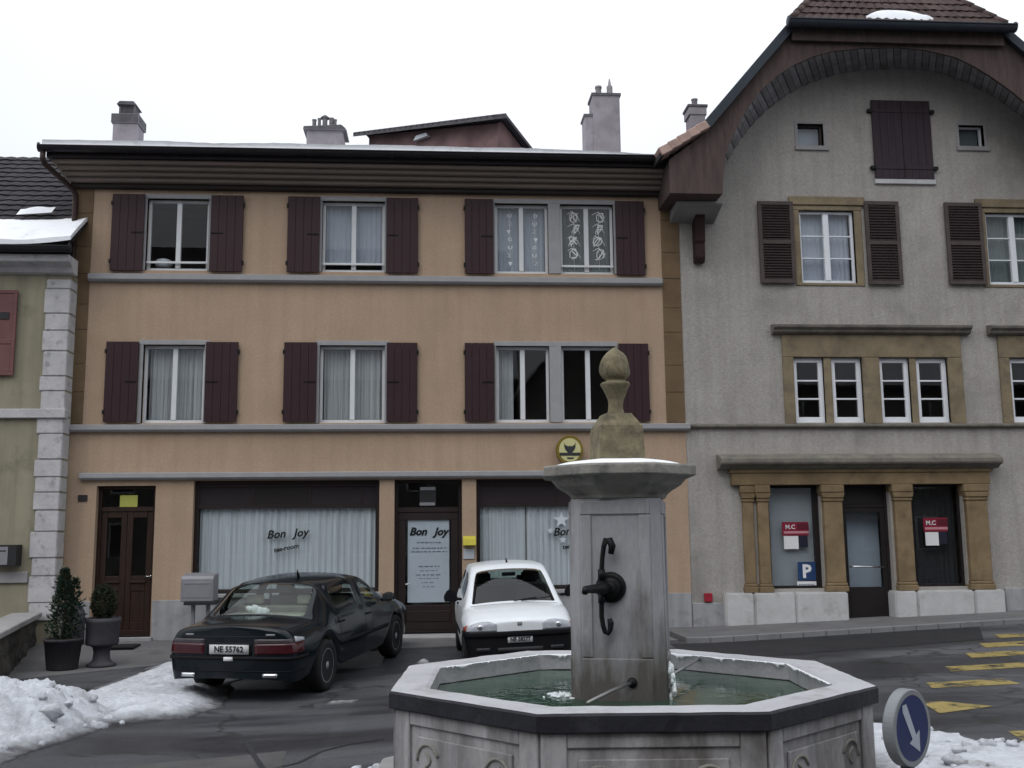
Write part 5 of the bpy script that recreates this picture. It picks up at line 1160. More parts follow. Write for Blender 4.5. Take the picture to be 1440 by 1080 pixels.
fin.lathe([(.17*1.414*.98, zf(648)), (.17*1.414, zf(640)), (.163*1.414, zf(605)), (.157*1.414, zf(599)), (.098*1.414, zf(583)), (.092*1.414, zf(581)), (.055*1.414, zf(580))], (FC.x, FC.y, 0), 4, rot=R(45+4), smooth=False)
prof = [(.078, zf(583)), (.064, zf(580)), (.057, zf(573)), (.056, zf(566)), (.060, zf(559)), (.074, zf(551)), (.094, zf(544)), (.108, zf(540.5)), (.112, zf(538.5)), (.108, zf(536.5)), (.078, zf(535)), (.072, zf(533))]
prof += [(.118*k, zf(y)) for y, k in ((531.5,.66),(528,.84),(523,.96),(517,1.0),(511,.97),(505,.88),(499,.73),(494,.54),(490.5,.34),(488,.17),(486,.02))]
fin.lathe(prof, (FC.x, FC.y, 0), 28)
fin.v = [tuple(Vector(p)+Vector((noise.noise(Vector(p)*9), noise.noise(Vector(p)*9+Vector((5,0,0))), 0))*.016) for p in fin.v]
fin.build('finial', 'finial', fo)
# iron spout fitting
w0 = HS+.02; z_ = lambda px, py: at(px, py, 7.17).z
def fp(px, py, off): # a point standing off the front face of the pillar
    n_ = Vector((math.cos(PN), math.sin(PN), 0)); d_ = ray(px, py); t_ = ((FC+n_*(HS+off))-CAM).dot(n_)/d_.dot(n_); return CAM+d_*t_
n_ = Vector((math.cos(PN), math.sin(PN), 0))
c = fp(859, 826, .0); mb = MB()
def disc(mb, c, r0, r1, o0, o1, n=20):
    rr_ = Vector((-n_.y, n_.x, 0)); vs = []
    for r_, o in ((.001, o0), (r0, o0), (r1, o1), (.001, o1)):
        for k in range(n): a = k*math.tau/n; vs.append(c+rr_*(r_*math.cos(a))+Vector((0,0,r_*math.sin(a)))+n_*o)
    fs = [(i*n+k, i*n+(k+1) % n, (i+1)*n+(k+1) % n, (i+1)*n+k) for i in range(3) for k in range(n)]; mb.cs = True; mb.add(vs, fs); mb.cs = False
disc(mb, c, .108, .100, .005, .035); disc(mb, c, .085, .06, .035, .06); disc(mb, c, .045, .04, .06, .10)
sp_ = mb.build('spout_boss', 'iron', fo)
mb = MB(); c2 = c+n_*.05; tip = fp(823, 829, .34); mb.tube([c2, c2.lerp(tip, .3), c2.lerp(tip, .35), c2.lerp(tip, .45), tip, tip+n_*.02+Vector((0,0,-.02))], [.040, .036, .048, .034, .024, .022], 12)
mb.build('spout', 'iron', sp_)
mb = MB(); S_ = [(859,779),(861,768),(857,759),(852,759),(849,768),(847,785),(846,800),(845,815),(845,832),(846,850),(846,866),(848,880),(851,889),(855,891),(858,886),(859,876),(857,870)]
mb.tube([fp(x, y, .075) for x, y in S_], [.020,.026,.026,.022,.018,.017,.018,.022,.022,.018,.017,.017,.017,.017,.018,.022,.016], 8)
mb.tube([fp(845, 812, .075), c+n_*.05], .012, 6); mb.tube([fp(845, 838, .075), c+n_*.04], .012, 6)
kn = fp(846, 808, .075); mb.tube([kn+Vector((0,0,.035)), kn-Vector((0,0,.035))], .026, 8); kn = fp(846, 842, .075); mb.tube([kn+Vector((0,0,.03)), kn-Vector((0,0,.03))], .024, 8)
mb.build('spout_scroll', 'iron', sp_)
a, b = fp(889, 960, .0), on(826, 989, ZW+.06); MB().tube([a, a.lerp(b, .5)+Vector((0,0,.01)), b], .013, 8).build('outlet_pipe', 'pipe', fo)
MB().tube([fp(889, 960, -.01), fp(889, 960, .03)], .035, 10).build('pipe_collar', 'iron', fo)
a, b = on(936, 954, ZW+.09), on(988, 924, ZW+.10); MB().tube([a, b], .012, 8).build('outlet_pipe', 'pipe', fo)
fm = MB()
def blob(mb, c, rx, ry, rz, n=10, rough=.35, seed=0):
    c = Vector(c); vs, fs = [], []; m_ = n//2+1
    for j in range(m_+1):
        for k in range(n):
            th_, ph = math.pi*j/m_, math.tau*k/n; d_ = Vector((math.sin(th_)*math.cos(ph), math.sin(th_)*math.sin(ph), math.cos(th_))); s_ = 1+rough*noise.noise(d_*1.7+Vector((seed*7.3, seed*1.7, 0)))
            vs.append(c+Vector((d_.x*rx, d_.y*ry, d_.z*rz))*s_)
    for j in range(m_):
        for k in range(n): fs.append((j*n+k, j*n+(k+1) % n, (j+1)*n+(k+1) % n, (j+1)*n+k))
    o = mb.cs; mb.cs = True; mb.add(vs, fs); mb.cs = o
sc_ = on(789, 979, ZW)
for i in range(26):
    a, d_ = random.uniform(0, 6.28), abs(random.gauss(0, .07)); blob(fm, (sc_.x+d_*math.cos(a)*1.1, sc_.y+d_*math.sin(a), ZW+.004), random.uniform(.008, .035), random.uniform(.008, .03), random.uniform(.004, .03)*(1-min(.8, d_*5)), 8, .6, i)
tag(fm.build('splash', 'foam', fo), kind='stuff')
im = MB(); ip = on(944, 962, ZW+.10)
for i in range(16): blob(im, (ip.x+random.uniform(-.03, .03), ip.y+random.uniform(-.05, .05), ZW+random.uniform(-.01, .20)), .018, .02, random.uniform(.02, .06), 7, .5, i)
im.build('ice_lump', 'foam', fo)

# ================================================================== traffic sign on its stub post
SGC = at(1283.5, 1024, 6.4); ns = Vector((.605, -.796, 0)).normalized(); rs = (-ns).cross(Vector((0,0,1))); SR = .232
sg = thing('traffic_sign', 'round blue sign with a white arrow pointing down right, beside the fountain rim', 'road sign', (SGC.x, SGC.y, 0))
def sdisc(prof, mb, n=48):
    vs = []
    for r_, o in prof:
        for k in range(n): a = k*math.tau/n; vs.append(SGC+rs*(r_*math.cos(a))+Vector((0,0,r_*math.sin(a)))+ns*o)
    mb.cs = False; m_ = len(prof); fs = [(i*n+k, i*n+(k+1) % n, (i+1)*n+(k+1) % n, (i+1)*n+k) for i in range(m_-1) for k in range(n)]; mb.add(vs, fs); return mb
sdisc([(.001, -.085), (SR-.02, -.085), (SR, -.07), (SR, -.006), (SR-.006, 0), (SR-.035, 0), (SR-.036, -.006), (.001, -.006)], MB()).build('housing', 'signgrey', sg)
fc_ = sdisc([(.001, -.005), (SR-.037, -.005), (SR-.037, -.001), (.001, -.001)], MB()).build('sign_face', 'signblue', sg)
arrow = [(-.105,.145),(-.06,.150),(.035,-.045),(.075,-.02),(.070,-.15),(-.045,-.085),(-.010,-.066),(-.105,.105)]
arrow = [(x*1.05, z*1.0) for x, z in arrow]; mb = MB(); pp = [Vector((x, z, 0)) for x, z in arrow]; tri = tessellate_polygon([pp]); k = len(arrow)
mb.add([SGC+rs*x+Vector((0,0,z))+ns*.0015 for x, z in arrow]+[SGC+rs*x+Vector((0,0,z))-ns*.0 for x, z in arrow], [tuple(t) for t in tri]+[(i, (i+1) % k, k+(i+1) % k, k+i) for i in range(k)])
mb.build('arrow', 'arrowwhite', fc_)
pb_ = SGC-ns*.05; mb = MB(); mb.tube([(pb_.x, pb_.y, -.05), (pb_.x, pb_.y, SGC.z-SR+.01)], .042, 12); mb.build('post', 'signgrey', sg)

# ================================================================== planters
tp = on(87, 943, gz(-5, 14.9)+.012); gt = gz(tp.x, tp.y)+.012
MB().lathe([(.205, 0), (.215, .02), (.26, .40), (.275, .40), (.275, .44), (.245, .44), (.24, .39), (.001, .385)], (tp.x, tp.y, gt), 28).build('plant_tub', 'tub', None, loc=(tp.x, tp.y, gt), tag_=('dark wooden tub holding the tall conifer in front of the low wall', 'planter'))
def leaves(mb, c, d_, s, w):
    d_ = d_.normalized(); a = d_.orthogonal().normalized(); a.rotate(Matrix.Rotation(random.uniform(0, 6.28), 3, d_)); b = d_.cross(a)
    p = Vector(c); mb.add([p, p+d_*s*.5+a*w, p+d_*s, p+d_*s*.5-a*w+b*w*.4], [(0, 1, 2), (0, 2, 3)])
cf = thing('conifer', 'small pointed conifer growing in the dark wooden tub beside the beige house', 'conifer', (tp.x, tp.y, gt+.385))
mb = MB(); mb.tube([(tp.x, tp.y, gt+.38), (tp.x, tp.y, gt+.9), (tp.x-.02, tp.y, gt+1.35)], [.028, .018, .006], 7); mb.build('trunk', 'bark', cf)
mb = MB(); H_ = 1.0
for i in range(1500):
    second = random.random() < .22; t_ = random.random()**.8; ox = .13 if second else -.03*t_; hh = .86*H_ if second else H_
    lump = .74+.75*noise.noise((t_*7, (i % 11)*1.37, 2)); r_ = (.31 if not second else .20)*(1-t_)**.75*(.55+.45*min(1, t_*7))*lump+.012
    a = random.uniform(0, 6.28); rr = r_*random.uniform(.45, 1.0); c = Vector((tp.x+ox+rr*math.cos(a), tp.y+rr*math.sin(a), gt+.42+t_*hh)); out_ = Vector((math.cos(a), math.sin(a), random.uniform(.3, 1.4)))
    mb.cm = 1 if random.random() < .07 else 0
    for _ in range(3): leaves(mb, c, out_+Vector((random.gauss(0, .45), random.gauss(0, .45), random.gauss(0, .4))), random.uniform(.035, .075), random.uniform(.006, .012))
mb.build('foliage', ['leaf', 'leafbrown'], cf, recalc=False)
up = on(142, 938, gz(-4.7, 15.2)+.012); gu = gz(up.x, up.y)+.012
MB().lathe([(.21, 0), (.215, .03), (.17, .05), (.125, .09), (.115, .20), (.13, .27), (.17, .30), (.225, .31), (.235, .34), (.238, .62), (.255, .64), (.255, .70), (.225, .70), (.22, .66), (.001, .655)], (up.x, up.y, gu), 28).build('stone_urn', 'urn', None, loc=(up.x, up.y, gu), tag_=('dark grey footed urn planter with a clipped round bush', 'planter'))
bx_ = thing('box_bush', 'clipped oval dark green bush growing in the footed urn', 'bush', (up.x, up.y, gu+.655))
MB().tube([(up.x, up.y, gu+.65), (up.x, up.y, gu+.9)], .018, 6).build('trunk', 'bark', bx_)
mb = MB(); cz = gu+.92
for i in range(1700):
    d_ = Vector((random.gauss(0, 1), random.gauss(0, 1), random.gauss(0, 1))).normalized(); k = random.uniform(.66, 1.03)*(1+.2*noise.noise(d_*2.6)); c = Vector((up.x+d_.x*.185*k, up.y+d_.y*.185*k, cz+d_.z*.25*k))
    mb.cm = 1 if random.random() < .06 else 0
    for _ in range(2): leaves(mb, c, d_+Vector((random.gauss(0, .7), random.gauss(0, .7), random.gauss(0, .7))), random.uniform(.02, .045), random.uniform(.007, .013))
mb.build('foliage', ['box_leaf', 'leafbrown'], bx_, recalc=False)
gp = (at(104, 880, 17.95).x, 17.95); mb = MB(); zb0 = gz(*gp)
mb.lathe([(.17, zb0-.05), (.17, zb0+.42), (.155, zb0+.55), (.11, zb0+.635), (.04, zb0+.67), (.001, zb0+.672)], (gp[0], gp[1], 0), 20); mb.build('guard_stone', 'urn', None, loc=(gp[0], gp[1], zb0), tag_=('dark rounded guard stone at the foot of the downpipe', 'bollard'))
dm = on(172, 909, .075); MB().box(dm.x-.30, dm.x+.24, dm.y-.22, dm.y+.2, gz(dm.x, dm.y)+.013, gz(dm.x, dm.y)+.05).build('doormat', 'rubber', None, bevel=.01, loc=(dm.x, dm.y, .07), tag_=('thick black doormat on the paving before the brown front door', 'doormat'))
# metal letterbox on its stand
YB_ = 17.35; a, b, c, d_ = W(254, 809, 300, 846, YB_); lb = thing('letterbox', 'grey sheet metal letterbox on a stand between the front door and the cafe window', 'letterbox', ((a+b)/2, YB_, gz(a, YB_)))
mb = MB(); mb.prism([(YB_, c), (YB_, d_-.06), (YB_+.03, d_-.01), (YB_+.40, d_+.03), (YB_+.40, c)], a, b, 'x'); mb.build('box_body', 'metalbox', lb, bevel=.008)
mb = MB(); mb.box(a+.03, b-.03, YB_-.006, YB_, c+.06, d_-.10); mb.box(a+.06, b-.06, YB_-.012, YB_-.006, d_-.14, d_-.115); mb.build('flap', 'metalbox', lb, bevel=.003)
mb = MB(); mb.box(a+.06, b+.04, YB_-.02, YB_+.42, c-.055, c-.002); mb.build('shelf', 'darkmetal', lb, bevel=.004)
mb = MB(); mb.box(a+.14, a+.20, YB_+.15, YB_+.21, gz(a, YB_)-.05, c-.056); mb.box(b-.14, b-.08, YB_+.15, YB_+.21, gz(a, YB_)-.05, c-.056); mb.build('stand', 'metalbox', lb, bevel=.004)

# ================================================================== snow on the ground
def inside(poly, x, y):
    r_ = False; n = len(poly)
    for i in range(n):
        (x0, y0), (x1, y1) = poly[i], poly[(i+1) % n]
        if (y0 > y) != (y1 > y) and x < (x1-x0)*(y-y0)/(y1-y0)+x0: r_ = not r_
    return r_
def sdist(poly, x, y):
    p = Vector((x, y)); d_ = 1e9; n = len(poly)
    for i in range(n):
        a, b = Vector(poly[i]), Vector(poly[(i+1) % n]); t = max(0, min(1, (p-a).dot(b-a)/(b-a).length_squared)); d_ = min(d_, (p-a.lerp(b, t)).length)
    return d_ if inside(poly, x, y) else -d_
def heap(name, parts, lab, step, lumps=0, matn='dirtysnow', lumpbox=None):
    xs_ = [p[0] for q in parts for p in q[0]]; ys_ = [p[1] for q in parts for p in q[0]]; x0, x1, y0, y1 = min(xs_)-.1, max(xs_)+.1, min(ys_)-.1, max(ys_)+.1
    nx, ny = int((x1-x0)/step), int((y1-y0)/step); mb = MB(); idx = {}; dep = []
    def H(x, y):
        h = -.06
        wx, wy = x+.16*noise.noise((x*1.6, y*1.6, 0)), y+.16*noise.noise((x*1.6, y*1.6, 9))
        for poly, Hh, wd, rg in parts:
            s_ = sdist(poly, wx, wy)
            if s_ > -.02: 
                k = smooth((s_+.02)/wd); v = Hh*k*(1+.35*noise.noise((x*1.3, y*1.3, 4)))+rg*k**.5*(noise.noise((x*3.5, y*3.5, 1))+.6*abs(noise.noise((x*8, y*8, 2)))+.45*noise.noise((x*17, y*17, 6))+.3*noise.noise((x*31, y*31, 3)))
                h = max(h, v)
        return h
    hs_ = [[H(x0+i*step, y0+j*step) for i in range(nx+1)] for j in range(ny+1)]; mb.cs = True
    for j in range(ny):
        for i in range(nx):
            if max(hs_[j][i], hs_[j][i+1], hs_[j+1][i], hs_[j+1][i+1]) <= -.055: continue
            f = []
            for (a, b) in ((i, j), (i+1, j), (i+1, j+1), (i, j+1)):
                if (a, b) not in idx: x, y = x0+a*step, y0+b*step; idx[(a, b)] = len(mb.v); dep.append(hs_[b][a]); mb.v.append((x, y, gz(x, y)+.012+hs_[b][a]))
                f.append(idx[(a, b)])
            mb.f.append(f); mb.m.append(0); mb.sm.append(True)
    k = 0
    while k < lumps:
        lx0, lx1, ly0, ly1 = lumpbox; x, y = random.uniform(lx0, lx1), random.uniform(ly0, ly1); h = H(x, y)
        k += 1
        if h < .0: continue
        r_ = random.uniform(.015, .05)*(2.0 if random.random() < .12 else 1); blob(mb, (x, y, gz(x, y)+h+r_*.2), r_*random.uniform(.8, 1.4), r_, r_*random.uniform(.6, 1), 9, .8, k)
    o = mb.build(name, matn, recalc=False); A_ = o.data.attributes.new('snow_depth', 'FLOAT', 'POINT')
    for i_, q_ in enumerate(A_.data): q_.value = dep[i_] if i_ < len(dep) else .12
    return tag(o, lab, 'snow', kind='stuff')
heap('snow_bank', [([(-8,8.3),(-4.3,8.9),(-3.85,9.7),(-3.45,11.0),(-3.35,11.9),(-3.8,12.5),(-5.1,12.8),(-8,13.0)], .40, .8, .10), ([(-4.6,12.4),(-3.5,11.6),(-2.75,11.75),(-2.45,12.5),(-2.6,14),(-3.0,16.0),(-4.1,16.0),(-4.4,14)], .10, .5, .035)],
     'ploughed bank of dirty lumpy snow at the lower left beside the dark saloon', .030, 150, lumpbox=(-6.5,-3.3,9,12.6))
heap('snow_bank', [([(3.30,6.3),(4.6,6.2),(5.2,7.2),(5.0,8.3),(4.35,9.3),(3.75,9.75),(3.25,9.5),(3.15,8)], .10, .5, .035)], 'flattened snow on the road around the blue traffic sign', .045, 60, lumpbox=(3.2,5,6.4,9.5))
heap('snow_bank', [([(-.75,8.75),(-.25,9.1),(.0,8.9),(-.2,8.0),(-.5,7.9)], .07, .3, .03)], 'small patch of snow at the left foot of the fountain', .04, 8, lumpbox=(-.7,-.1,8,9))
heap('snow_crumb', [([(-1.28,12.35),(-1.0,12.45),(-.95,12.6),(-1.25,12.55)], .03, .12, .02), ([(-.28,15.2),(-.05,15.2),(-.03,15.42),(-.25,15.45)], .035, .1, .02)], 'crumbs of snow on the asphalt behind the wheels of the dark saloon', .03)
# ================================================================== cars
def T(tab, y):
    if y <= tab[0][0]: return tab[0][1]
    for (a, va), (b, vb_) in zip(tab, tab[1:]):
        if y <= b: return va+(vb_-va)*(y-a)/(b-a)
    return tab[-1][1]
def car(root, sp):
    ys_ = sp['stations']; N = len(ys_); bm = bmesh.new(); Rv, Lv, Cv = [], [], []
    for y in ys_:
        w2, z3, z4, w4 = T(sp['w'], y), T(sp['belt'], y), T(sp['top'], y), T(sp['wtop'], y)
        z0 = sp['sill']; arch = 0
        for ac in sp['axles']:
            d_ = abs(y-ac)
            if d_ < sp['archr']+.02: arch = max(arch, math.sqrt(max(0, sp['archr']**2-d_**2))+sp['wr']-.01)
        if y < ys_[0]+.05 or y > ys_[-1]-.05: z0 += .05
        z0 = max(z0, arch); z1 = max(sp['z1'], z0+.055); z2 = max(sp['z2'], z1+.055); z2 = min(z2, z3-.05)
        end = 1-.06*(y in (ys_[0], ys_[-1]))
        pts = [((w2-.045)*end, z0), ((w2-.005)*end, z1), (w2*end, z2), ((w2-.045)*end, z3), (w4, z4), (w4*.52, z4+sp['crown']*.78), (0, z4+sp['crown'])]
        Rv.append([bm.verts.new((x, y, z)) for x, z in pts[:6]]); Lv.append([bm.verts.new((-x, y, z)) for x, z in pts[:6]]); Cv.append(bm.verts.new((0, y, pts[6][1])))
    F = {}
    def face(vs, key): 
        f = bm.faces.new(vs); f.smooth = True; F.setdefault(key, []).append(f); return f
    def key(ym, l, s_):
        for nm, (a, b) in sp['glass'].items():
            if a <= ym <= b:
                if nm in ('windscreen', 'rear_window') and l in (4, 5): return nm
                if nm.startswith('side') and l == 3: return nm+('r' if s_ > 0 else 'l')
        for nm, (a, b, lv_) in sp.get('zones', {}).items():
            if a <= ym <= b and l in lv_: return nm
        return 'body'
    for i in range(N-1):
        ym = (ys_[i]+ys_[i+1])/2
        for s_, V in ((1, Rv), (-1, Lv)):
            for l in range(6):
                a, b = V[i][l], V[i+1][l]; c = V[i+1][l+1] if l < 5 else Cv[i+1]; d_ = V[i][l+1] if l < 5 else Cv[i]
                face((a, b, c, d_), key(ym, l, s_))
    for i, e in ((0, ys_[0]), (N-1, ys_[-1])):
        for l in range(6):
            if l < 5: face((Rv[i][l], Rv[i][l+1], Lv[i][l+1], Lv[i][l]), key(e, l, 0))
            else: face((Rv[i][5], Cv[i], Lv[i][5]), key(e, 5, 0))
    names = ['body']; 
    for k, fs in F.items():
        if k != 'body': names.append(k)
    for k, fs in F.items():
        gi = names.index(k); glass = k.startswith(('side', 'wind', 'rear_w'))
        if glass: bmesh.ops.inset_region(bm, faces=fs, thickness=.042 if not k.startswith('side') else .030, depth=-.0, use_even_offset=True)
        for f in fs:
            if f.is_valid: f.material_index = gi
    bmesh.ops.recalc_face_normals(bm, faces=bm.faces)
    for e in bm.edges:
        if e.is_boundary: continue
    me = bpy.data.meshes.new('c'); bm.to_mesh(me); bm.free()
    for _ in names: me.materials.append(None)
    ob = bpy.data.objects.new('c', me); COL.objects.link(ob); md = ob.modifiers.new('s', 'SUBSURF'); md.levels = 2; md.render_levels = 2
    ev = bpy.data.meshes.new_from_object(ob.evaluated_get(bpy.context.evaluated_depsgraph_get())); bpy.data.objects.remove(ob)
    vs = [v.co.copy() for v in ev.vertices]; allf = [tuple(p.vertices) for p in ev.polygons]; mi = [p.material_index for p in ev.polygons]
    bvh = BVHTree.FromPolygons(vs, allf); out_ = {}
    for gi, nm in enumerate(names):
        mb = MB(); mb.cs = True; mp = {}
        for f, k in zip(allf, mi):
            if k != gi: continue
            q = []
            for v in f:
                if v not in mp: mp[v] = len(mb.v); mb.v.append(tuple(vs[v]))
                q.append(mp[v])
            mb.f.append(q); mb.m.append(0); mb.sm.append(True)
        base = {'windscreen': 'windscreen', 'rear_window': 'rear_window', 'body': 'body'}.get(nm, 'side_window' if nm.startswith('side') else nm)
        o = mb.build(base, 'car_glass' if nm.startswith(('side', 'wind', 'rear_w')) else sp['mats'].get(nm, sp['paint']), root, recalc=False)
        if nm.startswith(('side', 'wind', 'rear_w')):
            so = o.modifiers.new('t', 'SOLIDIFY'); so.thickness = .004; so.offset = -1
        out_[nm] = o
    def patch(name, fn, matn, nu=8, nv=4, off=.004, par=None, back=.012):
        mb = MB(); mb.cs = True; g = []
        for j in range(nv+1):
            for i in range(nu+1):
                o_, d_ = fn(i/nu, j/nv); d_ = Vector(d_).normalized(); h = bvh.ray_cast(Vector(o_), d_)
                p = h[0] if h[0] is not None else Vector(o_)+d_*sp.get('miss', 4)
                g.append((p-d_*off, p+d_*back))
        W_ = nu+1; mb.v = [tuple(a) for a, b in g]+[tuple(b) for a, b in g]; n = len(g)
        def q(*f): mb.f.append(list(f)); mb.m.append(0); mb.sm.append(True)
        for j in range(nv):
            for i in range(nu): a = j*W_+i; q(a, a+1, a+W_+1, a+W_)
        for i in range(nu): q(i, i+1, n+i+1, n+i); a = nv*W_+i; q(a, a+1, n+a+1, n+a)
        for j in range(nv): a = j*W_; q(a, a+W_, n+a+W_, n+a); a += nu; q(a, a+W_, n+a+W_, n+a)
        return mb.build(name, matn, par or root)
    # wheels
    for ac in sp['axles']:
        for s_ in (-1, 1):
            r_, x = sp['wr'], s_*sp['track']; mb = MB(); wd = sp['tw']
            pr = [(r_*.66, -wd/2+.01), (r_*.72, -wd/2), (r_*.90, -wd/2-.006), (r_*.975, -wd/2+.02), (r_, -wd/2+.05), (r_, wd/2-.05), (r_*.975, wd/2-.02), (r_*.90, wd/2+.006), (r_*.72, wd/2), (r_*.66, wd/2-.01)]
            mb.lathe([(a, b) for a, b in pr], (x, ac, r_), 36, 'x'); ty = mb.build('wheel', 'rubber', root)
            mb = MB(); xo = s_*(wd/2-.012)
            mb.lathe([(r_*.665, xo-s_*.10), (r_*.67, xo), (r_*.63, xo+s_*.004), (r_*.60, xo-s_*.012), (r_*.585, xo-s_*.07), (.001, xo-s_*.075)], (x, ac, r_), 36, 'x'); mb.lathe([(r_*.16, xo-s_*.06), (r_*.15, xo+s_*.002), (.001, xo+s_*.004)], (x, ac, r_), 16, 'x')
            for k in range(sp['spokes']):
                a = k*math.tau/sp['spokes']+.3; c_, s2 = math.cos(a), math.sin(a); ra, rb, wa, wb_ = r_*.12, r_*.62, .030, .046
                P_ = lambda rr, t_, xx: (x+xx, ac+rr*c_-t_*s2, r_+rr*s2+t_*c_)
                mb.add([P_(ra,-wa,xo), P_(rb,-wb_,xo-s_*.006), P_(rb,wb_,xo-s_*.006), P_(ra,wa,xo), P_(ra,-wa,xo-s_*.03), P_(rb,-wb_,xo-s_*.04), P_(rb,wb_,xo-s_*.04), P_(ra,wa,xo-s_*.03)], [(0,1,2,3),(7,6,5,4),(0,4,5,1),(1,5,6,2),(2,6,7,3),(3,7,4,0)])
            mb.build('rim', sp['rim'], ty)
    # floor, dark wheel houses, seats
    L0, L1 = ys_[0]+.12, ys_[-1]-.12; mb = MB(); a0, a1 = sp['axles']; g = sp['archr']+.02
    for (ya, yb_, w_) in ((L0, a0-g, sp['track']), (a0-g, a0+g, sp['track']-.16), (a0+g, a1-g, sp['track']+.02), (a1-g, a1+g, sp['track']-.16), (a1+g, L1, sp['track']-.12)): mb.box(-w_, w_, ya+.002, yb_-.002, sp['sill']+.03, sp['sill']+.2)
    mb.build('underbody', 'blackplastic', root)
    zs = sp['seat']; 
    for s_ in (-1, 1):
        y = sp['seaty']; x = s_*.36; mb = MB(); mb.box(x-.24, x+.24, y-.25, y+.25, zs-.2, zs-.05); mb.prism([(y-.25, zs-.06), (y-.12, zs-.06), (y-.26, zs+.50), (y-.36, zs+.50)], x-.23, x+.23, 'x'); mb.prism([(y-.28, zs+.54), (y-.36, zs+.54), (y-.37, zs+.72), (y-.29, zs+.72)], x-.13, x+.13, 'x')
        mb.build('front_seat', sp['cloth'], root, bevel=.03, seg=2)
    y = sp['beny']; mb = MB(); mb.box(-.62, .62, y-.2, y+.3, zs-.2, zs-.05); mb.prism([(y-.2, zs-.06), (y-.08, zs-.06), (y-.26, zs+.46), (y-.36, zs+.46)], -.62, .62, 'x')
    for x in (-.36, .36): mb.prism([(y-.30, zs+.48), (y-.37, zs+.48), (y-.37, zs+.60), (y-.30, zs+.60)], x-.12, x+.12, 'x')
    mb.build('rear_seat', sp['cloth'], root, bevel=.02)
    mb = MB(); mb.box(-sp['track']+.06, sp['track']-.06, sp['dash'], sp['dash']+.4, sp['sill']+.25, sp['dashz']); mb.lathe([(.17, -.015), (.185, 0), (.17, .015)], (-.36, sp['dash']-.12, sp['dashz']-.02), 18, 'y'); mb.build('dashboard', 'blackplastic', root, bevel=.03)
    return out_, patch, bvh

def settle(o, ax, tr, rz):                 # let the four wheels stand on the sloping ground
    M_ = Matrix.Rotation(rz, 3, 'Z'); P_ = {(i, s): o.location+M_ @ Vector((s*tr, ax[i], 0)) for i in (0, 1) for s in (-1, 1)}
    Z_ = {k: gz(v.x, v.y) for k, v in P_.items()}; zf, zr = (Z_[1, 1]+Z_[1, -1])/2, (Z_[0, 1]+Z_[0, -1])/2; z1, z0 = (Z_[0, 1]+Z_[1, 1])/2, (Z_[0, -1]+Z_[1, -1])/2
    p_ = math.atan((zf-zr)/(ax[1]-ax[0])); o.location.z = (zf+zr)/2-math.tan(p_)*(ax[0]+ax[1])/2; o.rotation_euler = (p_, -math.atan((z1-z0)/(2*tr)), rz)

# ---- dark green saloon
CA = R(15.4); hv = Vector((math.sin(CA), math.cos(CA), 0)); cpos = Vector((-1.79, 15.12, 0)); cpos.z = gz(cpos.x, 14.5)-.004
sal = thing('saloon_car', 'dark green four door saloon seen from behind, parked before the wide cafe window', 'car', cpos, 'cars parked in front of the beige house', rotz=-CA, local=True)
AX = (-1.42, 1.43)
spec = dict(stations=[-2.43,-2.36,-2.1,-1.80,-1.70,-1.56,-1.42,-1.28,-1.14,-1.00,-.86,-.45,-.04,.04,.42,.76,1.05,1.15,1.29,1.43,1.57,1.71,1.81,2.1,2.34,2.44],
 w=[(-2.43,.76),(-2.36,.81),(-1.8,.855),(0,.87),(1.5,.86),(2.1,.83),(2.34,.72),(2.44,.58)], belt=[(-2.43,.82),(-1.6,.865),(0,.885),(1.0,.875),(1.6,.83),(2.3,.70),(2.44,.62)],
 top=[(-2.43,.87),(-2.3,.90),(-1.70,.92),(-1.14,1.285),(-.55,1.335),(.04,1.34),(.42,1.30),(1.15,.935),(1.7,.89),(2.3,.755),(2.44,.66)], wtop=[(-2.43,.62),(-1.70,.69),(-1.14,.60),(.04,.615),(.42,.60),(1.15,.71),(1.7,.70),(2.3,.60),(2.44,.46)],
 sill=.26, z1=.44, z2=.63, crown=.045, axles=AX, archr=.37, wr=.322, track=.745, tw=.215, spokes=7, paint='greenpaint', rim='alloy', cloth='cloth',
 glass={'windscreen':(.42,1.15),'rear_window':(-1.70,-1.14),'side_a':(-1.00,-.04),'side_b':(.04,.76)}, zones={}, mats={}, seat=.55, seaty=.35, beny=-.62, dash=.78, dashz=.92)
settle(sal, AX, .745, -CA); po, patch, bv = car(sal, spec)
rearray = lambda x, z: ((x, -5, z), (0, 1, 0))
def wrapr(phi, z, cy=-1.55): return ((4*math.sin(phi), cy-4*math.cos(phi), z), (-math.sin(phi), math.cos(phi), 0))
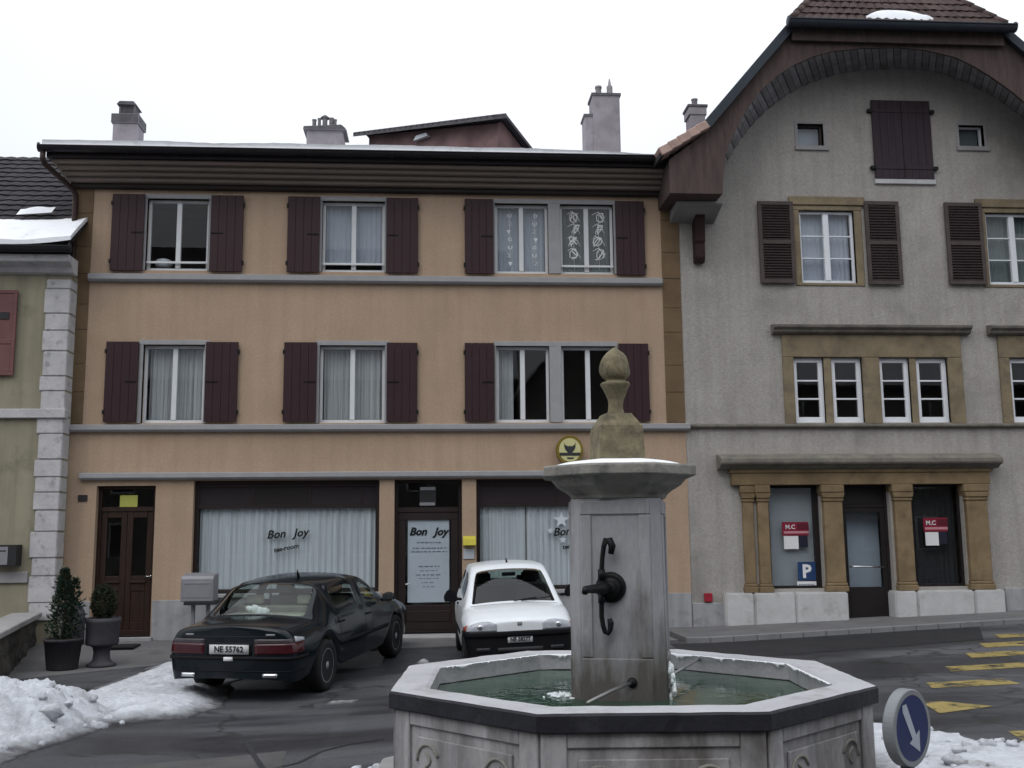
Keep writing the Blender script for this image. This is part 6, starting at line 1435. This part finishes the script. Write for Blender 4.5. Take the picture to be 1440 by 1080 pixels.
for s_ in (-1, 1):
    t1 = patch('tail_light', lambda u, v: wrapr(s_*R(20+35*u), .585+.125*v+.010*u), 'redlens', 14, 5, .010)
    patch('reverse_lens', lambda u, v: wrapr(s_*R(20+25*u), .715+.05*v), 'smokedlens', 8, 3, .009, t1)
    patch('corner_lens', lambda u, v: wrapr(s_*R(46+10*u), .725+.065*v*(1-.5*u)), 'clearlens', 6, 3, .009, t1)
    patch('badge', lambda u, v: rearray(s_*(.46+.11*u), .805+.02*v), 'metalbox', 4, 1, .004)
    patch('exhaust_tip', lambda u, v: rearray(s_*.52+(u-.5)*.17, .325+.045*v), 'chrome', 6, 2, .03)
    patch('door_handle', lambda u, v: ((s_*3, -.98+.17*u, .80+.025*v), (-s_, 0, 0)), 'blackplastic', 4, 1, .02)
    patch('door_handle', lambda u, v: ((s_*3, .08+.17*u, .79+.025*v), (-s_, 0, 0)), 'blackplastic', 4, 1, .02)
    patch('side_moulding', lambda u, v: ((s_*3, -.98+1.98*u, .52+.05*v), (-s_, 0, 0)), 'blackplastic', 20, 1, .010)
    for yy in (-.99, .0, 1.02): patch('door_seam', lambda u, v: ((s_*3, yy+.008*u+(.06*v if yy < -.5 else 0), .30+.60*v), (-s_, 0, 0)), 'ink', 1, 14, .0015)
    mb = MB(); x0 = s_*.86; blob(mb, (s_*.96, .70, .98), .10, .055, .065, 12, .1, 3); mb.tube([(s_*.84, .72, .93), (s_*.95, .70, .96)], .025, 6); mm = mb.build('wing_mirror', 'greenpaint', sal); MB().box(s_*.96-.075, s_*.96+.075, .640, .648, .94, 1.025).build('mirror_glass', 'chrome', mm)
np_ = patch('number_plate', lambda u, v: rearray(-.25+.50*u, .59+.11*v), 'plate', 6, 2, .012)
def plate_text(par, x, y, z, s_, txt, rot):
    t_ = text_mb(txt, s_, 0, 0, 0, bold=.002, fw=.92); t_.v = [((x+p[0]*(1 if not rot else -1)), y+(p[1] if not rot else -p[1]), z+p[2]) for p in t_.v]; return t_.build('lettering', 'ink', par, recalc=False)
h = bv.ray_cast(Vector((0, -5, .645)), Vector((0, 1, 0)))[0]; plate_text(np_, 0, h.y-.016, h.z, .10, 'NE 55762', False)
patch('plate_recess', lambda u, v: rearray(-.29+.58*u, .575+.15*v), 'blackplastic', 8, 3, .006)
patch('bumper_strip', lambda u, v: wrapr(R(-60+120*u), .525+.035*v), 'blackplastic', 30, 1, .022)
patch('bumper_seam', lambda u, v: wrapr(R(-58+116*u), .385+.014*v), 'blackplastic', 30, 1, .006)
patch('tow_cover', lambda u, v: rearray(-.055+.11*u, .515+.045*v), 'white', 3, 2, .034)
patch('boot_seam', lambda u, v: rearray(-.60+1.2*u, .79+.008*v), 'ink', 14, 1, .002)
MB().box(-.58, .58, -1.62, -.98, .90, .93).build('parcel_shelf', 'cloth', sal)
MB().tube([(.12, -.65, 1.36), (.12, -.70, 1.46)], [.022, .006], 8).build('aerial', 'blackplastic', sal)
mp = sal.matrix_world
loc = sal.location+sal.rotation_euler.to_matrix() @ Vector((-.10, -1.45, .94)); mb = MB()
for i in range(5): blob(mb, loc+Vector((random.uniform(-.1, .1), random.uniform(-.04, .04), .03+random.uniform(0, .05))), random.uniform(.05, .09), .05, random.uniform(.03, .06), 10, .6, i)
mb.build('white_cloth', 'white', None, loc=loc, tag_=('crumpled white cloth lying on the parcel shelf of the dark saloon', 'cloth'))

# ---- white hatchback
CB = R(180+1.2); wpos = Vector((1.09, 15.50, 0)); wpos.z = gz(wpos.x, wpos.y)
hat = thing('hatchback', 'small white hatchback with black bumper facing the square behind the fountain', 'car', wpos, 'cars parked in front of the beige house', rotz=CB, local=True)
AX = (-1.10, 1.08)
spec = dict(stations=[-1.63,-1.57,-1.44,-1.34,-1.22,-1.10,-.98,-.86,-.74,-.40,.0,.16,.55,.76,.86,.92,.98,1.08,1.20,1.32,1.42,1.56,1.64],
 w=[(-1.63,.66),(-1.5,.72),(-1.0,.752),(0,.755),(1.1,.75),(1.42,.735),(1.56,.71),(1.64,.63)], belt=[(-1.63,.88),(0,.86),(.8,.795),(1.2,.755),(1.56,.655),(1.64,.585)],
 top=[(-1.63,.95),(-1.57,.99),(-1.34,1.31),(-.5,1.355),(-.05,1.35),(.16,1.315),(.92,.825),(1.2,.80),(1.5,.735),(1.64,.64)], wtop=[(-1.63,.58),(-1.34,.53),(-.05,.535),(.16,.54),(.92,.67),(1.2,.645),(1.5,.60),(1.64,.52)],
 sill=.21, z1=.40, z2=.60, crown=.04, axles=AX, archr=.315, wr=.265, track=.655, tw=.155, spokes=5, paint='whitecar', rim='steelrim', cloth='darkcloth',
 glass={'windscreen':(.16,.92),'rear_window':(-1.57,-1.34),'side_a':(-1.10,-.40),'side_b':(-.40,.55)}, zones={'front_bumper':(1.36,1.7,(0,1)),'rear_bumper':(-1.7,-1.5,(0,1))}, mats={'front_bumper':'blackplastic','rear_bumper':'blackplastic'}, seat=.52, seaty=.12, beny=-.72, dash=.50, dashz=.80)
settle(hat, AX, .655, CB); po2, patch, bv = car(hat, spec)
front = lambda x, z: ((x, 5, z), (0, -1, 0))
def wrapf(phi, z, cy=.95): return ((4*math.sin(phi), cy+4*math.cos(phi), z), (-math.sin(phi), -math.cos(phi), 0))
patch('bumper_strip', lambda u, v: wrapf(R(-66+132*u), .485+.07*v), 'blackplastic', 36, 3, .022)
for s_ in (-1, 1):
    def hl(u, v):
        z = .560+(.125*v)*(.35+.65*math.sin(math.pi*min(1, .12+.95*u))**.6); return wrapf(s_*R(24+28*u), z)
    hlp = patch('headlight', hl, 'clearlens', 12, 6, .010)
    patch('indicator', lambda u, v: wrapf(s_*R(50+9*u), .56+.085*v*(1-.5*u)), 'orange', 4, 3, .011, hlp)
    c_ = bv.ray_cast(*[Vector(q) for q in wrapf(s_*R(38), .61)])[0]; mb = MB(); mb.lathe([(.001, .016), (.03, .014), (.042, .004), (.042, -.01)], (c_.x, c_.y, c_.z), 16, 'y'); mb.build('lamp_bulb', 'chrome', hlp)
    patch('fog_grille', lambda u, v: front(s_*(.40+.18*u), .30+.05*v), 'darkmetal', 5, 2, .012)
    for yy in (-.42, .70): patch('door_seam', lambda u, v: ((s_*3, yy+.008*u, .28+.58*v), (-s_, 0, 0)), 'ink', 1, 12, .0015)
    patch('door_handle', lambda u, v: ((s_*3, -.36+.14*u, .78+.025*v), (-s_, 0, 0)), 'blackplastic', 4, 1, .02)
    patch('side_moulding', lambda u, v: ((s_*3, -.72+1.42*u, .44+.07*v), (-s_, 0, 0)), 'blackplastic', 16, 1, .012)
    mb = MB(); xm_ = s_*.865
    mb.prism([(xm_-.10, .885), (xm_+.085, .885), (xm_+.095, .96), (xm_+.05, 1.03), (xm_, 1.06), (xm_-.06, 1.03), (xm_-.10, .96)], .50, .60); mb.tube([(s_*.70, .56, .91), (xm_, .56, .93)], .025, 6); mb.build('wing_mirror', 'blackplastic', hat, bevel=.012, seg=2)
    mb = MB(); y0 = .92; mb.tube([(s_*.10+(-.1 if s_ > 0 else 0), .94, .885), (s_*.10-.42, .88, .915)], .008, 5); mb.build('wiper', 'blackplastic', hat)
np_ = patch('number_plate', lambda u, v: front(-.165+.33*u, .405+.082*v), 'plate', 6, 2, .012)
h = bv.ray_cast(Vector((0, 5, .446)), Vector((0, -1, 0)))[0]; plate_text(np_, 0, h.y+.016, h.z, .072, 'NE 58277', True)
patch('emblem', lambda u, v: front(-.03+.06*u, .625+.045*v), 'metalbox', 4, 3, .006)
patch('lower_grille', lambda u, v: front(-.30+.60*u, .285+.06*v), 'darkmetal', 8, 2, .008)
patch('bonnet_seam', lambda u, v: ((-.60+1.2*u, .985+.01*v-.06*(2*u-1)**2, 4), (0, 0, -1)), 'ink', 14, 1, .0015)
MB().tube([(0, .02, 1.37), (0, -.05, 1.43)], [.018, .006], 8).build('aerial', 'blackplastic', hat)
MB().box(-.10, .10, .27, .29, 1.19, 1.245).build('rear_view_mirror', 'blackplastic', hat, bevel=.01)

# ================================================================== light
w = bpy.data.worlds.new('World'); S.world = w; w.use_nodes = True
n = w.node_tree.nodes; L = w.node_tree.links; bg = n['Background']
sky = n.new('ShaderNodeTexSky'); sky.sky_type = 'NISHITA'; sky.sun_disc = False
EL, AZ = R(50), R(215)
sky.sun_elevation = EL; sky.sun_rotation = AZ; sky.air_density = 1.0; sky.dust_density = 6.0; sky.ozone_density = 1.0; sky.altitude = 900
hs = n.new('ShaderNodeHueSaturation'); hs.inputs['Saturation'].default_value = .38
L.new(sky.outputs[0], hs.inputs['Color'])
mx = n.new('ShaderNodeMix'); mx.data_type = 'RGBA'; mx.inputs[0].default_value = .78; L.new(hs.outputs[0], mx.inputs[6]); 
tcw = n.new('ShaderNodeTexCoord'); sx = n.new('ShaderNodeSeparateXYZ'); L.new(tcw.outputs['Generated'], sx.inputs[0])      # overcast deck: three times brighter overhead than at the horizon
mr = n.new('ShaderNodeMapRange'); mr.inputs[3].default_value = .333; mr.inputs[4].default_value = 1.0; L.new(sx.outputs['Z'], mr.inputs[0])
cl = n.new('ShaderNodeTexNoise'); cl.inputs['Scale'].default_value = 1.6; cl.inputs['Detail'].default_value = 4; L.new(tcw.outputs['Generated'], cl.inputs['Vector'])
cm_ = n.new('ShaderNodeMapRange'); cm_.inputs[1].default_value = .3; cm_.inputs[2].default_value = .7; cm_.inputs[3].default_value = .86; cm_.inputs[4].default_value = 1.10; L.new(cl.outputs['Fac'], cm_.inputs[0])
mu = n.new('ShaderNodeMath'); mu.operation = 'MULTIPLY'; L.new(mr.outputs[0], mu.inputs[0]); L.new(cm_.outputs[0], mu.inputs[1])
vm = n.new('ShaderNodeVectorMath'); vm.operation = 'SCALE'; vm.inputs[0].default_value = (12.8, 13.3, 14.0); L.new(mu.outputs[0], vm.inputs['Scale']); L.new(vm.outputs[0], mx.inputs[7])
L.new(mx.outputs[2], bg.inputs['Color']); bg.inputs['Strength'].default_value = .15
sd_ = bpy.data.lights.new('sun', 'SUN'); so = bpy.data.objects.new('sun', sd_); COL.objects.link(so); sd_.energy = .6; sd_.angle = R(40); sd_.color = (1, .97, .93)
dvec = Vector((math.sin(AZ)*math.cos(EL), math.cos(AZ)*math.cos(EL), math.sin(EL))); so.rotation_euler = dvec.to_track_quat('Z', 'Y').to_euler(); so.location = (0, -5, 20)
S.view_settings.view_transform = 'Standard'; S.view_settings.look = 'None'; S.view_settings.exposure = 0; S.view_settings.gamma = 1
